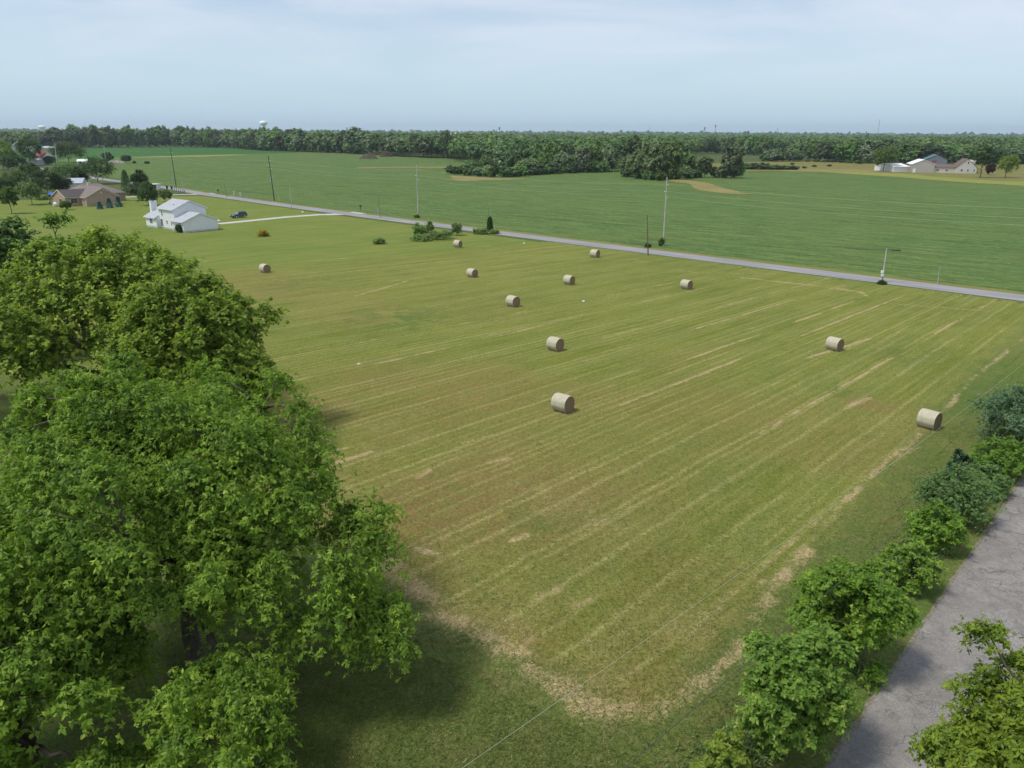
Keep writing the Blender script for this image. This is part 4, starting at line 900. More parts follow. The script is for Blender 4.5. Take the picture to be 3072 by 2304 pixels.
# ------------------------------------------------------------------ foliage
def kites(P, A, n, length, width, r, tint, el=(.05, .35), droop=.25, fold=.22, spread=.12):
    N = len(P)
    P = np.repeat(P, n, 0); A = np.repeat(A, n, 0); tint = np.repeat(tint, n); K = N * n
    ref = np.where(np.abs(A[:, 2:3]) < .9, np.array([[0, 0, 1.]]), np.array([[1., 0, 0]]))
    u = norm(np.cross(A, ref)); w_ = np.cross(A, u)
    ph = (np.tile(np.arange(n), N) * 2*np.pi / n + np.repeat(r.rand(N) * 6.28, n) + r.randn(K) * .35)[:, None]
    e = (el[0] + r.randn(K) * el[1])[:, None]
    d = norm((u*np.cos(ph) + w_*np.sin(ph)) * np.cos(e) + A*np.sin(e) + np.array([[0, 0, -droop]]))
    s = norm(np.cross(d, A) + r.randn(K, 3) * .25); nn = np.cross(s, d)
    L_ = (length * (.45 + .95 * r.rand(K)))[:, None]; W_ = L_ * width * (.8 + .4*r.rand(K))[:, None]
    B_ = P + r.randn(K, 3) * spread * length
    V_ = np.stack([B_, B_ + d*L_*.5 + s*W_ - nn*L_*fold*.5, B_ + d*L_ - nn*L_*.12, B_ + d*L_*.5 - s*W_ - nn*L_*fold*.5], 1).reshape(-1, 3)
    i = np.arange(K)[:, None] * 4
    F_ = np.concatenate([i + [[0, 1, 2]], i + [[0, 2, 3]]], 1).reshape(-1, 3)
    tt = np.repeat(np.clip(tint + r.randn(K) * .07, 0, 1), 2)
    return V_, F_, tt
def udir(r, n): return norm(r.randn(n, 3))
def env_lobes(r, env, n, r0, r1, inner=.55, zmin=-.8, irr=.16):
    """lobe centres spread through an ellipsoid (cx,cy,cz,rx,ry,rz)"""
    i = np.arange(n) + .5; z = 1 - (1 - zmin) * i / n; ph = i * 2.39996 + r.rand() * 6
    d = np.stack([np.sqrt(np.maximum(0, 1-z*z)) * np.cos(ph), np.sqrt(np.maximum(0, 1-z*z)) * np.sin(ph), z], 1)
    d = norm(d + r.randn(n, 3) * .16)
    q_ = (inner + (1-inner) * np.sqrt(r.rand(n))) * (1 + irr * r.randn(n)); rad_ = r0 + (r1-r0) * r.rand(n)
    c_ = np.array(env[:3]) + d * q_[:, None] * (np.array(env[3:]) - rad_[:, None] * .7)
    return np.concatenate([c_, rad_[:, None]], 1)
def spray(r, lobes, shoots, steps, ctr, leafn, leaf, droop=.5, flat=.9, wd=.34, out=.5, shell=.3, ldroop=.25, el=(.05, .35)):
    m_ = len(lobes); c_ = lobes[:, :3]; ra = lobes[:, 3]
    S = m_ * shoots; cc = np.repeat(c_, shoots, 0); rr_ = np.repeat(ra, shoots)
    o_ = norm(cc - np.array(ctr)); d = norm(udir(r, S) + o_ * out + np.array([[0, 0, .30]])); d[:, 2] *= flat; d = norm(d)
    L_ = rr_ * (.75 + .4 * r.rand(S))
    t = np.linspace(shell, 1, steps)
    P = cc[:, None, :] + d[:, None, :] * (L_[:, None] * t)[:, :, None]
    P[:, :, 2] -= droop * L_[:, None] * (t ** 2) * (.4 + .9 * r.rand(S))[:, None]
    P += r.randn(*P.shape) * .10 * rr_[:, None, None]
    tan = d[:, None, :] - np.array([0, 0, 1.]) * (2 * droop * t)[None, :, None] * .6
    A = norm(tan * .5 + np.array([0, 0, .75]) + r.randn(S, steps, 3) * .25)
    lt = np.repeat(r.rand(m_), shoots); st_ = r.rand(S)
    T = .02 + .22 * lt[:, None] + .16 * st_[:, None] + .42 * ((t[None, :] - shell) / (1 - shell)) ** 1.5 + .18 * r.rand(S, steps)  # pale new growth at the tips; shade painted into the inner leaves' tint
    P = P.reshape(-1, 3); A = A.reshape(-1, 3); T = T.reshape(-1)
    ok = P[:, 2] > .05
    return kites(P[ok], A[ok], leafn, leaf, wd, r, T[ok], el=el, droop=ldroop)
def limbs(mb, r, base, fork, r0, lobes, k, twig=.035, sides=8, maxl=90, wander=.25):
    base = Vector(base); fork = Vector(fork)
    mb.tube([base + Vector((0, 0, -.1)), base.lerp(fork, .08) , base.lerp(fork, .5) + Vector((r.randn()*.1*r0*3, r.randn()*.1*r0*3, 0)), fork], [r0*1.5, r0*1.08, r0*.92, r0*.8], sides)
    idx = np.argsort([-(l[2]) for l in lobes]); L_ = [Vector(l[:3]) for l in lobes]
    pick = []; cand = list(range(len(L_)))
    pick.append(cand[0])
    while len(pick) < min(k, len(L_)):
        best = max(cand, key=lambda c_: min((L_[c_] - L_[p]).length for p in pick)); pick.append(best)
    main = []
    for p in pick:
        e = L_[p]; d = e - fork; n = 7; pts = []
        for i in range(n+1):
            t = i / n; q_ = fork + Vector((d.x * t**1.15, d.y * t**1.15, d.z * t**.8)); q_ += Vector((r.randn(), r.randn(), r.randn()*.5)) * wander * (d.length/8) * math.sin(math.pi*t); pts.append(q_)
        mb.tube(pts, [r0*.62*(1-t/n*.85) for t in range(n+1)], max(5, sides-2)); main.append(pts)
    for j in range(min(len(L_), maxl)):
        if j in pick: continue
        e = L_[j]; bp = min((pt_ for pts in main for pt_ in pts[1:-1]), key=lambda p: (p-e).length + max(0, p.z - e.z) * .8)
        d = e - bp; pts = [bp, bp + d*.35 + Vector((0, 0, .12*d.length)), bp + d*.7 + Vector((0, 0, .1*d.length)), e]
        mb.tube(pts, [r0*.2, r0*.14, r0*.09, twig*.6], 5)
M['bark'] = plain('grey_brown_bark', (.095, .08, .062), .95, var=.4, scale=5); M['barkl'] = plain('pale_grey_bark', (.26, .24, .21), .95, var=.4, scale=4)
def tree(name, label, cat, base, lobes, ctr, fork, r0, k, mat, shoots, steps, leafn, leaf, seed, group=None, bark='bark', **kw):
    r = np.random.RandomState(seed); b = np.array([base[0], base[1], 0.])
    lb = np.array(lobes); V_, F_, T = spray(r, lb, shoots, steps, ctr, leafn, leaf, **kw)
    e = empty(name, (b[0], b[1], 0), label, cat, group)
    link('crown', fast('crown', V_ - b, F_, [mat], tint=T), e)
    lb2 = lb.copy(); lb2[:, :3] -= b; mb = MB(); limbs(mb, r, (0, 0, 0), tuple(np.array(fork) - b), r0, lb2, k)
    mb.build('trunk', M[bark], e, smooth=True)
    return e
M['maple'] = leafmat('silver_maple_leaves', (.038, .098, .010), (.300, .450, .055), (.52, .56, .10), objvar=0)
M['elm'] = leafmat('yellow_green_leaves', (.060, .122, .014), (.320, .435, .052), (.50, .54, .09), objvar=.18)
M['darkmaple'] = leafmat('dark_green_leaves', (.026, .080, .018), (.085, .170, .034), (.13, .20, .04), objvar=.25)
M['sweet'] = leafmat('sapling_leaves', (.042, .110, .012), (.250, .400, .048), (.42, .42, .09), objvar=.2)
M['locust'] = leafmat('bright_green_leaves', (.055, .115, .012), (.290, .390, .042), (.38, .42, .06), objvar=.1)
M['bluegrn'] = leafmat('blue_green_leaves', (.048, .108, .044), (.155, .255, .120), (.28, .37, .20), transl=.2, objvar=.1)
M['greygrn'] = leafmat('grey_green_leaves', (.050, .115, .026), (.165, .270, .070), (.27, .35, .11), transl=.2, objvar=.1)
M['juniper'] = leafmat('juniper_leaves', (.010, .040, .016), (.030, .080, .032), transl=.1, objvar=.1)
M['yard'] = leafmat('yard_tree_leaves', (.050, .120, .020), (.165, .265, .045), (.19, .26, .06), objvar=.7)
M['yarddk'] = leafmat('dark_yard_tree_leaves', (.026, .075, .016), (.100, .180, .042), objvar=.5)
M['wood_lv'] = leafmat('woodland_leaves', (.040, .104, .026), (.165, .265, .068), (.22, .30, .09), transl=.25, objvar=1.0)
M['spruce'] = leafmat('blue_spruce_needles', (.040, .115, .095), (.12, .235, .19), transl=.05, objvar=.2)
M['flower'] = leafmat('orange_day_lilies', (.10, .16, .02), (.55, .36, .03), (.62, .42, .05), objvar=0)
M['redleaf'] = leafmat('dark_red_leaves', (.035, .018, .018), (.09, .04, .035), objvar=0)
M['weed'] = leafmat('weed_leaves', (.085, .165, .036), (.27, .38, .11), (.36, .42, .16), objvar=.3)
FAST = False
cat3 = lambda *a: np.concatenate(a, 0)

# loose stems and tufts standing in the mown stubble
r = np.random.RandomState(400); n_ = 130000
Xp, Yp = r.uniform(500, 3200, n_), 1000 + 1400 * r.rand(n_) ** .8
dx = (Xp - IW/2); dv = -(Yp - IH/2); dY = FPX * math.cos(PITCH) + dv * math.sin(PITCH); dZ = -FPX * math.sin(PITCH) + dv * math.cos(PITCH); t_ = -CH / dZ
gx, gy = dx * t_, dY * t_; gu, gv = gx*E1[0] + gy*E1[1], gx*E2[0] + gy*E2[1]; ok = (gv > 8.6); gx, gy, gu, gv = gx[ok], gy[ok], gu[ok], gv[ok]
inn = inside(gu, gv, edge); st_v = np.clip(((gu - 18) / HST).astype(int), 0, nu - 1), np.clip(((gv - 9) / HST).astype(int), 0, nv - 1)
sv = np.where(inn, straw[st_v], 0); gk = fbm(gu, gv, 2.0, 12, 3)
tn = np.clip(np.where(inn, .22 + .9 * sv + .4 * (gk - .5), .10 + .25 * (gk - .4)) + .22 * r.randn(len(gu)), 0, 1)
Pp = np.stack([gx, gy, .04 + .03 * r.rand(len(gx)) + .05 * sv], 1); Aa = norm(np.stack([r.randn(len(gx))*.5, r.randn(len(gx))*.5, np.ones(len(gx))], 1))
V_, F_, T = kites(Pp, Aa, 2, .17, .07, r, tn, el=(.35, .35), droop=.3, spread=.3)
V_[:, 2] = np.maximum(V_[:, 2], .035)
k = NT('loose_stems', .9, .05); t = k.attr('tint'); c = k.mix(k.rng(t, 0, .45), (.060, .095, .024), (.150, .160, .036)); c = k.mix(k.rng(t, .45, 1), c, (.50, .41, .23)); k.col(c)
tag(link('stubble_grass', fast('stubble_grass', V_, F_, [k.m], tint=T)), 'loose stems and short tufts over the mown hayfield', 'grass', kind='stuff')

# the big silver maple of the left foreground
r = np.random.RandomState(101)
lb = cat3(env_lobes(r, (-19.0, 32.5, 11.2, 4.6, 4.0, 3.5), 22, 1.1, 1.7, .6, -.3), env_lobes(r, (-15.6, 31.0, 9.4, 7.6, 7.6, 4.6), 92, 1.4, 2.2, .72, -.35), env_lobes(r, (-15.0, 30.0, 9.6, 4.2, 3.6, 2.6), 16, 1.3, 1.9, .4, -.2), env_lobes(r, (-9.6, 28.8, 6.6, 4.6, 4.4, 3.6), 34, 1.0, 1.7, .6, -.5),
          env_lobes(r, (-10.3, 22.0, 3.9, 2.9, 3.6, 2.9), 20, .9, 1.5, .55, -.5), env_lobes(r, (-19.8, 26.2, 6.6, 5.4, 5.0, 3.6), 36, 1.2, 1.9, .6, -.4),
          env_lobes(r, (-14.6, 26.6, 7.4, 4.6, 3.2, 2.4), 22, .9, 1.4, .5, -.5), env_lobes(r, (-17.5, 25.6, 4.4, 3.6, 2.8, 2.6), 18, .9, 1.3, .5, -.6), env_lobes(r, (-5.9, 27.6, 4.3, 2.2, 2.4, 1.8), 9, .8, 1.2, .5, -.5))
tree('silver_maple', 'huge bright green silver maple filling the left foreground', 'tree', (-14.4, 28.9), lb, (-15, 30, 6), (-14.6, 29.2, 4.4), .42, 8, M['maple'], 30, 6, 8, .185, 5, droop=.80, wd=.22, ldroop=.5, shell=.30)
lb = cat3(env_lobes(r, (-17.9, 22.2, 5.5, 3.6, 3.2, 3.0), 28, .9, 1.5, .6, -.4), env_lobes(r, (-19.4, 21.6, 2.6, 2.6, 2.4, 1.8), 14, .8, 1.2, .4, -.5), env_lobes(r, (-14.2, 20.6, 2.6, 2.2, 2.0, 1.6), 10, .8, 1.2, .5, -.4))
tree('young_maple', 'smaller silver maple crown in the bottom left corner, below the huge one', 'tree', (-18.0, 22.6), lb, (-18, 22.4, 3), (-18.0, 22.6, 2.0), .2, 6, M['maple'], 24, 6, 8, .20, 6, droop=.7, wd=.24, ldroop=.5)
mp = bpy.data.objects['silver_maple']; mb = MB(); rd = random.Random(4)
for (x, y, z, dx, dy, dz, L_) in [(.2, -.2, 5.2, 1, -.5, .15, 3.4), (.3, -.3, 4.6, 1, -.8, .05, 3.0), (-.1, -.3, 4.2, -.8, -.9, .1, 2.8), (.3, -.1, 6.0, 1, -.1, .35, 3.2), (-.3, -.2, 5.0, -.4, -1, .2, 2.6)]:
    p = Vector((x, y, z)); d = Vector((dx, dy, dz)).normalized(); pts = [p]
    for i in range(6): d = (d + Vector((rd.uniform(-.25, .25), rd.uniform(-.25, .25), rd.uniform(-.22, .12)))).normalized(); pts.append(pts[-1] + d * L_ / 6)
    mb.tube(pts, [.045 * (1 - i/8) for i in range(7)], 5); q_ = pts[3]
    for k_ in range(2):
        e_ = (d + Vector((rd.uniform(-1, 1), rd.uniform(-1, 1), rd.uniform(-.5, .3)))).normalized(); mb.tube([q_, q_ + e_*L_*.2 + Vector((0, 0, .05)), q_ + e_*L_*.4], [.022, .016, .008], 4)
mb.build('dead_branch', M['barkl'], mp)
# the yellow green trees behind it
lb = cat3(env_lobes(r, (-25.2, 56.5, 8.6, 5.8, 6.2, 5.8), 92, 1.2, 1.9, .62, -.75), env_lobes(r, (-20.8, 54.6, 5.8, 3.2, 3.2, 3.0), 26, 1.0, 1.5, .5, -.6))
tree('elm_tree', 'round olive green tree at the field edge, right of the yellower one', 'tree', (-25.0, 56.8), lb, (-24.5, 56.5, 7), (-24.8, 56.8, 3.6), .34, 7, M['elm'], 22, 6, 6, .24, 7, droop=.25, wd=.36)
lb = cat3(env_lobes(r, (-34.5, 62.5, 10.6, 8.2, 7.6, 5.5), 96, 1.4, 2.3, .64, -.6), env_lobes(r, (-38.5, 54.5, 8.0, 6.0, 5.2, 4.6), 42, 1.2, 1.9, .6, -.5), env_lobes(r, (-28.8, 56.5, 8.0, 3.6, 3.6, 3.6), 14, 1.1, 1.6, .6, -.5))
tree('elm_tree', 'broad yellow green tree in the middle of the left trees', 'tree', (-33.5, 60.5), lb, (-34, 61, 8), (-33.4, 60.6, 4.2), .42, 9, M['elm'], 21, 6, 6, .25, 8, droop=.25, wd=.36)
lb = env_lobes(r, (-48.5, 62, 8.8, 6.5, 6.5, 5.6), 50, 1.4, 2.2, .6, -.6)
tree('elm_tree', 'yellow green tree cut by the left edge of the picture', 'tree', (-48.5, 62), lb, (-48, 62, 7), (-48.5, 62, 3.6), .34, 7, M['elm'], 17, 5, 5, .28, 9, droop=.25, wd=.36)
lb = env_lobes(r, (-56.5, 81, 9.4, 6.6, 6.0, 6.4), 46, 1.3, 2.1, .62, -.7)
tree('maple_tree', 'dark green tree behind the yellow green trees at the left edge', 'tree', (-56.5, 81), lb, (-56, 81, 7), (-56.5, 81, 3.6), .3, 7, M['darkmaple'], 16, 5, 5, .36, 10, droop=.2, wd=.36)
lb = cat3(env_lobes(r, (-46.0, 80, 8.6, 4.0, 4.0, 5.6), 26, 1.0, 1.7, .55, -.6), env_lobes(r, (-49.6, 83, 9.6, 3.0, 3.0, 5.6), 18, .9, 1.4, .5, -.6))
tree('maple_tree', 'mid green tree with feathery top beside the dark one, upper left trees', 'tree', (-47.5, 81), lb, (-47, 81, 7), (-47.5, 81, 3.6), .28, 6, M['sweet'], 15, 5, 5, .32, 11, droop=.1, wd=.36)

# hedge along the near road
def shrub(base, topy, wpx, mat, label, seed, leaf=.17, name='shrub', cat='shrub', lobes_n=26, shoots=14, steps=5, leafn=6, droop=.3, bark='bark', r0=.10, depthf=.9, group='saplings and shrubs along the near road', wd=.34, lr=(.17, .27), K=K22, ldroop=.3):
    b = G(base[0]*K, base[1]*K); wd_ = wpx * K * MPP(b) * (1 - .5 * 0); h = HT(b, base[0]*K, topy*K); R2 = wd_/2
    # the crown hides its own foot: move back by part of the radius
    dl = math.hypot(*b); b = (b[0] + b[0]/dl*R2*.40, b[1] + b[1]/dl*R2*.40); h = HT(b, base[0]*K, topy*K)
    r = np.random.RandomState(seed); env = (b[0], b[1], h*.52, R2, R2*depthf, h*.50)
    lb = env_lobes(r, env, lobes_n, R2*lr[0]*1.5, R2*lr[1]*1.7, .5, -.85)
    return tree(name, label, cat, b, lb, (b[0], b[1], h*.35), (b[0], b[1], h*.18), r0, 5, mat, shoots, steps, leafn, leaf, seed, group, bark=bark, droop=droop, wd=wd, ldroop=ldroop)
shrub((1690, 1672), 1335, 242, M['sweet'], 'largest bright green sapling beside the near road, nearest of the pair', 21, .155, 'sapling_tree', 'sapling', 46, 20, 6, 6)
shrub((1812, 1462), 1190, 246, M['sweet'], 'bright green sapling with reddish leaf tips, second from the camera on the near road', 22, .15, 'sapling_tree', 'sapling', 46, 19, 6, 6)
shrub((1555, 1720), 1585, 112, M['locust'], 'low green shrub at the bottom edge left of the saplings', 23, .14, lobes_n=16)
shrub((1960, 1285), 1160, 132, M['sweet'], 'small bright green shrub right behind the two saplings', 24, .15, lobes_n=22)
shrub((2008, 1200), 1085, 150, M['sweet'], 'mid green shrub just below the wide grey green one in the hedge', 25, .15, lobes_n=22)
shrub((2045, 1140), 1004, 182, M['greygrn'], 'wide grey green shrub in the middle of the hedge', 26, .13, lobes_n=44, shoots=20, leafn=7, wd=.24)
shrub((2110, 1075), 1003, 108, M['greygrn'], 'smaller grey green shrub right of the dark juniper', 27, .13, lobes_n=30, shoots=18, leafn=7, wd=.24)
shrub((2064, 1052), 975, 58, M['juniper'], 'small dark pointed juniper standing in the hedge', 28, .13, 'juniper_bush', 'juniper', lobes_n=16, droop=-.1)
shrub((2158, 1035), 948, 146, M['sweet'], 'green shrub between the juniper and the big blue green bush', 29, .16, lobes_n=24)
shrub((2188, 970), 830, 182, M['bluegrn'], 'big blue green bush at the right edge of the hedge', 30, .15, lobes_n=44, shoots=20, leafn=7, wd=.24)
shrub((2240, 880), 780, 90, M['sweet'], 'green shrub farthest along the hedge at the right edge', 31, .18, lobes_n=20)
r = np.random.RandomState(77)
lb = cat3(env_lobes(r, (17.2, 18.6, 6.6, 2.8, 3.0, 3.2), 44, .8, 1.3, .6, -.5), env_lobes(r, (14.4, 18.8, 5.4, 1.5, 1.4, 1.3), 10, .55, .85, .5, -.5), env_lobes(r, (12.9, 16.4, 4.4, 1.5, 1.4, 1.1), 8, .55, .85, .5, -.5))
tree('locust_tree', 'bright green tree crown overhanging the near road in the bottom right corner', 'tree', (18.4, 17.4), lb, (17, 18.4, 4.5), (18.2, 17.6, 2.6), .22, 7, M['locust'], 24, 6, 7, .17, 12, droop=.45, wd=.26, ldroop=.5)

r = np.random.RandomState(88); n_ = 9000; gu = r.uniform(20, 118, n_); gv = 9.5 + r.randn(n_) * .65 + .5 * np.sin(gu * .35); ok = fbm(gu, gv, 4, 3) > .40; gu, gv = gu[ok], gv[ok]
Pp = np.stack([gu*E1[0] + gv*E2[0], gu*E1[1] + gv*E2[1], .05 + .75 * r.rand(len(gu)) * np.clip(1.2 - np.abs(gv - 9.5), .2, 1)], 1); Aa = norm(np.stack([r.randn(len(gu))*.6, r.randn(len(gu))*.6, np.ones(len(gu))], 1))
V_, F_, T = kites(Pp, Aa, 5, .26, .16, r, np.clip(r.rand(len(gu)), 0, 1), el=(.6, .35), droop=.2); V_[:, 2] = np.maximum(V_[:, 2], .02)
tag(link('hedge_undergrowth', fast('hedge_undergrowth', V_, F_, [M['weed']], tint=T)), 'tall grass and weeds growing at the foot of the hedge', 'undergrowth', kind='stuff')

# ------------------------------------------------------------------ middle distance trees (measured one by one)
def mid_tree(name, label, cat, z, base, topy, wz, kind, mat, seed, group=None, card=None, trunk=None, sc=.23508):
    b = G(*z(*base)); h = HT(b, *z(base[0], topy)); Rw = wz * sc * MPP(b) / 2 * (1.16 if kind in ('round', 'weep', 'tree') else .88 if kind == 'spruce' else 1); r = np.random.RandomState(seed)
    if kind != 'bush' and kind != 'weeds': dl = math.hypot(*b)
    card = card or max(.3, MPP(b) * 2.4)
    th = {'round': .12, 'tree': .22, 'cone': .02, 'spruce': .02, 'bush': .0, 'pine': .30, 'weep': .12, 'tall': .4, 'weeds': 0}[kind] if trunk is None else trunk
    if kind in ('cone', 'spruce'):
        n = 1700; t = r.rand(n) ** .75; ph = r.rand(n) * 6.283; rr_ = Rw * (1 - t) ** (1.05 if kind == 'spruce' else .5) * (.75 + .3 * r.rand(n)) * (1 if kind == 'spruce' else np.minimum(1, .6 + t * 3))
        if kind == 'spruce': rr_ *= .80 + .20 * np.cos(t * 8 * 6.283 + np.cos(ph * 5)); rr_ *= .9 + .25 * r.rand(n)
        P = np.stack([rr_*np.cos(ph), rr_*np.sin(ph), h * (.03 + .97 * t)], 1); A = norm(np.stack([np.cos(ph), np.sin(ph), np.full(n, .6 if kind == 'spruce' else 1.4)], 1) + r.randn(n, 3) * .2)
        V_, F_, T = kites(P, A, 3, card, .32, r, .2 + .6 * r.rand(n) * 1.0, el=(.3, .3), droop=.1)
        lb = np.array([[0, 0, h*.8, Rw*.3]] * 2); fork = (0, 0, h*.5)
    else:
        cz = h * (th + (1-th) * .52); env = (0, 0, cz, Rw, Rw, h * (1-th) * .5)
        nl = {'bush': 14, 'weeds': 10}.get(kind, 30); lb = env_lobes(r, env, nl, Rw * .26, Rw * .44, .45, -.85, .24 if kind in ('bush', 'weeds') else .16)
        if kind == 'pine': lb[:, 3] *= .8
        lb[:, 3] = np.minimum(lb[:, 3], h * .4)
        V_, F_, T = spray(r, lb, 26 if kind in ('round', 'weep') else 20, 4, (0, 0, cz*.8), 4, card, droop={'weep': .9, 'round': .15, 'bush': -.25, 'weeds': -.6}.get(kind, .15), wd=.42, shell=.45, flat=.45 if kind == 'pine' else .95)
        if kind == 'weeds': V_[:, 2] = np.maximum(V_[:, 2], .02)
        if kind in ('weeds', 'bush') and MPP(b) < .13:   # stray shoots break the outline
            ns = 90; a_ = r.rand(ns) * 6.283; q_ = np.sqrt(r.rand(ns)) * Rw * 1.05; hh_ = h * (.45 + .7 * r.rand(ns)) * (1.15 - .5 * (q_ / Rw))
            tt_ = np.tile(np.linspace(.45, 1, 4), ns); lx = np.repeat(r.randn(ns) * .25 * Rw, 4) * tt_; ly = np.repeat(r.randn(ns) * .25 * Rw, 4) * tt_
            Ps = np.stack([np.repeat(q_*np.cos(a_), 4) + lx, np.repeat(q_*np.sin(a_), 4) + ly, np.repeat(hh_, 4) * tt_], 1)
            V2, F2, T2 = kites(Ps, norm(np.array([[0, 0, 1.]]) + r.randn(len(Ps), 3) * .2), 4, card * .8, .3, r, .45 + .4 * r.rand(len(Ps)), el=(.5, .3))
            F_ = np.concatenate([F_, F2 + len(V_)]); V_ = np.concatenate([V_, V2]); T = np.concatenate([T, T2])
        fork = (0, 0, h * max(th, .15) + .2)
    e = empty(name, (b[0], b[1], 0), label, cat, group)
    link('foliage' if kind in ('bush', 'weeds') else 'crown', fast('crown', V_, F_, [mat], tint=T), e)
    mb = MB(); limbs(mb, r, (0, 0, 0), fork, max(.07, h * .014), lb, 4, sides=6, maxl=16); mb.build('stem' if kind in ('bush', 'weeds') else 'trunk', M['bark'], e, smooth=True)
    return e
T_ = mid_tree
T_('yard_tree', 'slender yellow green young tree on the lawn nearest the left edge', 'tree', z1, (152, 1238), 860, 200, 'tree', M['yard'], 201)
T_('yard_tree', 'round light green young tree on the lawn left of the brick house', 'tree', z1, (413, 1125), 830, 240, 'tree', M['yard'], 202)
T_('sapling_tree', 'small thin sapling with a mulch ring before the brick house', 'sapling', z1, (845, 1190), 1075, 105, 'tree', M['yard'], 203)
for i, (x, y, t, w_, lb) in enumerate([(1280, 1180, 1105, 72, 'smallest blue green spruce before the brick gable'), (1400, 1165, 1060, 88, 'middle blue green spruce before the brick gable'), (1518, 1150, 1035, 90, 'right hand blue green spruce at the corner of the brick gable')]):
    T_('blue_spruce', lb, 'spruce', z1, (x, y), t, w_, 'spruce', M['spruce'], 210 + i, 'blue green spruces by the brick house', card=.5)
T_('arborvitae', 'tall dark cone shaped evergreen right of the brick house', 'tree', z1, (1625, 995), 680, 145, 'cone', M['yarddk'], 220)
T_('pine_tree', 'dark bushy pine behind the cone shaped evergreen', 'tree', z1, (1800, 960), 680, 205, 'round', M['yarddk'], 221)
T_('yard_tree', 'light green tree tucked left of the drooping dark tree', 'tree', z1, (1775, 1070), 835, 190, 'tree', M['yard'], 222)
T_('weeping_tree', 'dark grey green drooping tree behind the white house chimney', 'tree', z1, (1900, 1135), 800, 225, 'weep', M['yarddk'], 223)
T_('yard_tree', 'small open tree beside the farther driveway', 'tree', z1, (2122, 1085), 920, 140, 'tree', M['yard'], 224)
for i, (x, y, t, w_, kd, mt, lb) in enumerate([(1255, 860, 500, 370, 'round', 'yarddk', 'large dark round tree right behind the brick house'), (870, 850, 565, 370, 'round', 'yard', 'broad dark olive tree behind the brick house roof'),
        (880, 585, 295, 370, 'round', 'yard', 'big rounded tree beside the farmhouse and the white shed'), (395, 620, 245, 280, 'round', 'yarddk', 'tall very dark tree with pointed top left of the farmhouse'),
        (50, 680, 315, 330, 'round', 'yard', 'loose green tree at the far left edge below the woods'), (410, 845, 580, 215, 'round', 'yarddk', 'very dark tree below the tall dark one'), (190, 720, 480, 330, 'round', 'yarddk', 'dark tree between the left edge and the tall dark tree'),
        (620, 1010, 640, 330, 'round', 'yarddk', 'dark spreading tree left of the brick house roof'), (790, 1000, 760, 260, 'round', 'yarddk', 'low dark tree touching the brick house side wing'), (230, 930, 665, 260, 'round', 'yard', 'mid green tree above the round young lawn tree'),
        (50, 960, 760, 300, 'round', 'yarddk', 'dark green tree by the left edge above the slender young tree'), (430, 980, 800, 240, 'round', 'yarddk', 'dark low tree behind the round young lawn tree'), (650, 615, 500, 120, 'round', 'yarddk', 'small dark tree before the farmhouse with the red roof'), (1035, 860, 640, 190, 'round', 'yarddk', 'dark tree between the olive and the large round tree'),
        (1620, 592, 492, 108, 'tree', 'yarddk', 'small round tree alone beside the rubble heap'), (1380, 585, 450, 110, 'round', 'yarddk', 'dusky tree just right of the second pale pole'), (1715, 596, 572, 30, 'bush', 'yarddk', 'single small dark bush in the crop edge'), (1865, 600, 574, 28, 'bush', 'yarddk', 'left one of two tiny dark bushes on the crop'), (1892, 600, 576, 22, 'bush', 'yarddk', 'right one of two tiny dark bushes on the crop'),
        (1600, 965, 925, 120, 'bush', 'weed', 'low hedge bush left of the cone shaped evergreen'), (540, 1062, 1010, 160, 'bush', 'weed', 'low bushes in the garden border left of the brick house')]):
    T_('garden_bush' if kd == 'bush' else 'shade_tree', lb, 'bush' if kd == 'bush' else 'tree', z1, (x, y), t, w_, kd, M[mt], 230 + i)
# field edge shrubs
T_('flower_clump', 'clump of orange flowers on the lawn below the white house', 'flowers', z2, (1655, 1525), 1458, 118, 'weeds', M['flower'], 260, card=.35)
T_('garden_bush', 'dark green bush with red flowers at the garage corner', 'bush', z2, (592, 1478), 1370, 88, 'bush', M['yarddk'], 261)
T_('shrub', 'left bushy shrub of the island beside the road', 'shrub', z3, (1520, 1545), 1375, 170, 'bush', M['weed'], 262, 'shrub island by the road')
T_('shrub', 'feathery upright shrub in the middle of the roadside island', 'shrub', z3, (1650, 1530), 1335, 120, 'bush', M['weed'], 263, 'shrub island by the road')
T_('shrub', 'dark twiggy shrub at the right end of the roadside island', 'shrub', z3, (2000, 1515), 1355, 135, 'bush', M['yard'], 264, 'shrub island by the road', card=.22)
T_('weed_patch', 'long low weed patch between the island shrubs', 'weeds', z3, (1800, 1560), 1465, 330, 'weeds', M['weed'], 265, 'shrub island by the road')
T_('weed_patch', 'flat grassy weed fringe under the left island shrub', 'weeds', z3, (1560, 1580), 1510, 330, 'weeds', M['weed'], 266, 'shrub island by the road')
T_('weed_patch', 'small spiky weed clump alone on the lawn left of the island', 'weeds', z3, (1012, 1622), 1560, 140, 'weeds', M['weed'], 267)
T_('vine_column', 'dark vine column climbing the short pole', 'vine', z4, (722, 1468), 1290, 66, 'cone', M['yarddk'], 268, card=.4)
T_('weed_patch', 'low weeds left of the vine covered pole', 'weeds', z4, (610, 1495), 1435, 210, 'weeds', M['weed'], 269)
T_('weed_patch', 'low weeds right of the vine covered pole', 'weeds', z4, (785, 1495), 1440, 100, 'weeds', M['weed'], 270)
T_('garden_bush', 'dark bush at the foot of the tallest pale pole', 'bush', z5, (868, 1648), 1545, 62, 'weeds', M['yard'], 271)
T_('weed_patch', 'tuft of weeds at the foot of the brown pole', 'weeds', z5, (690, 1668), 1625, 60, 'weeds', M['yarddk'], 272)
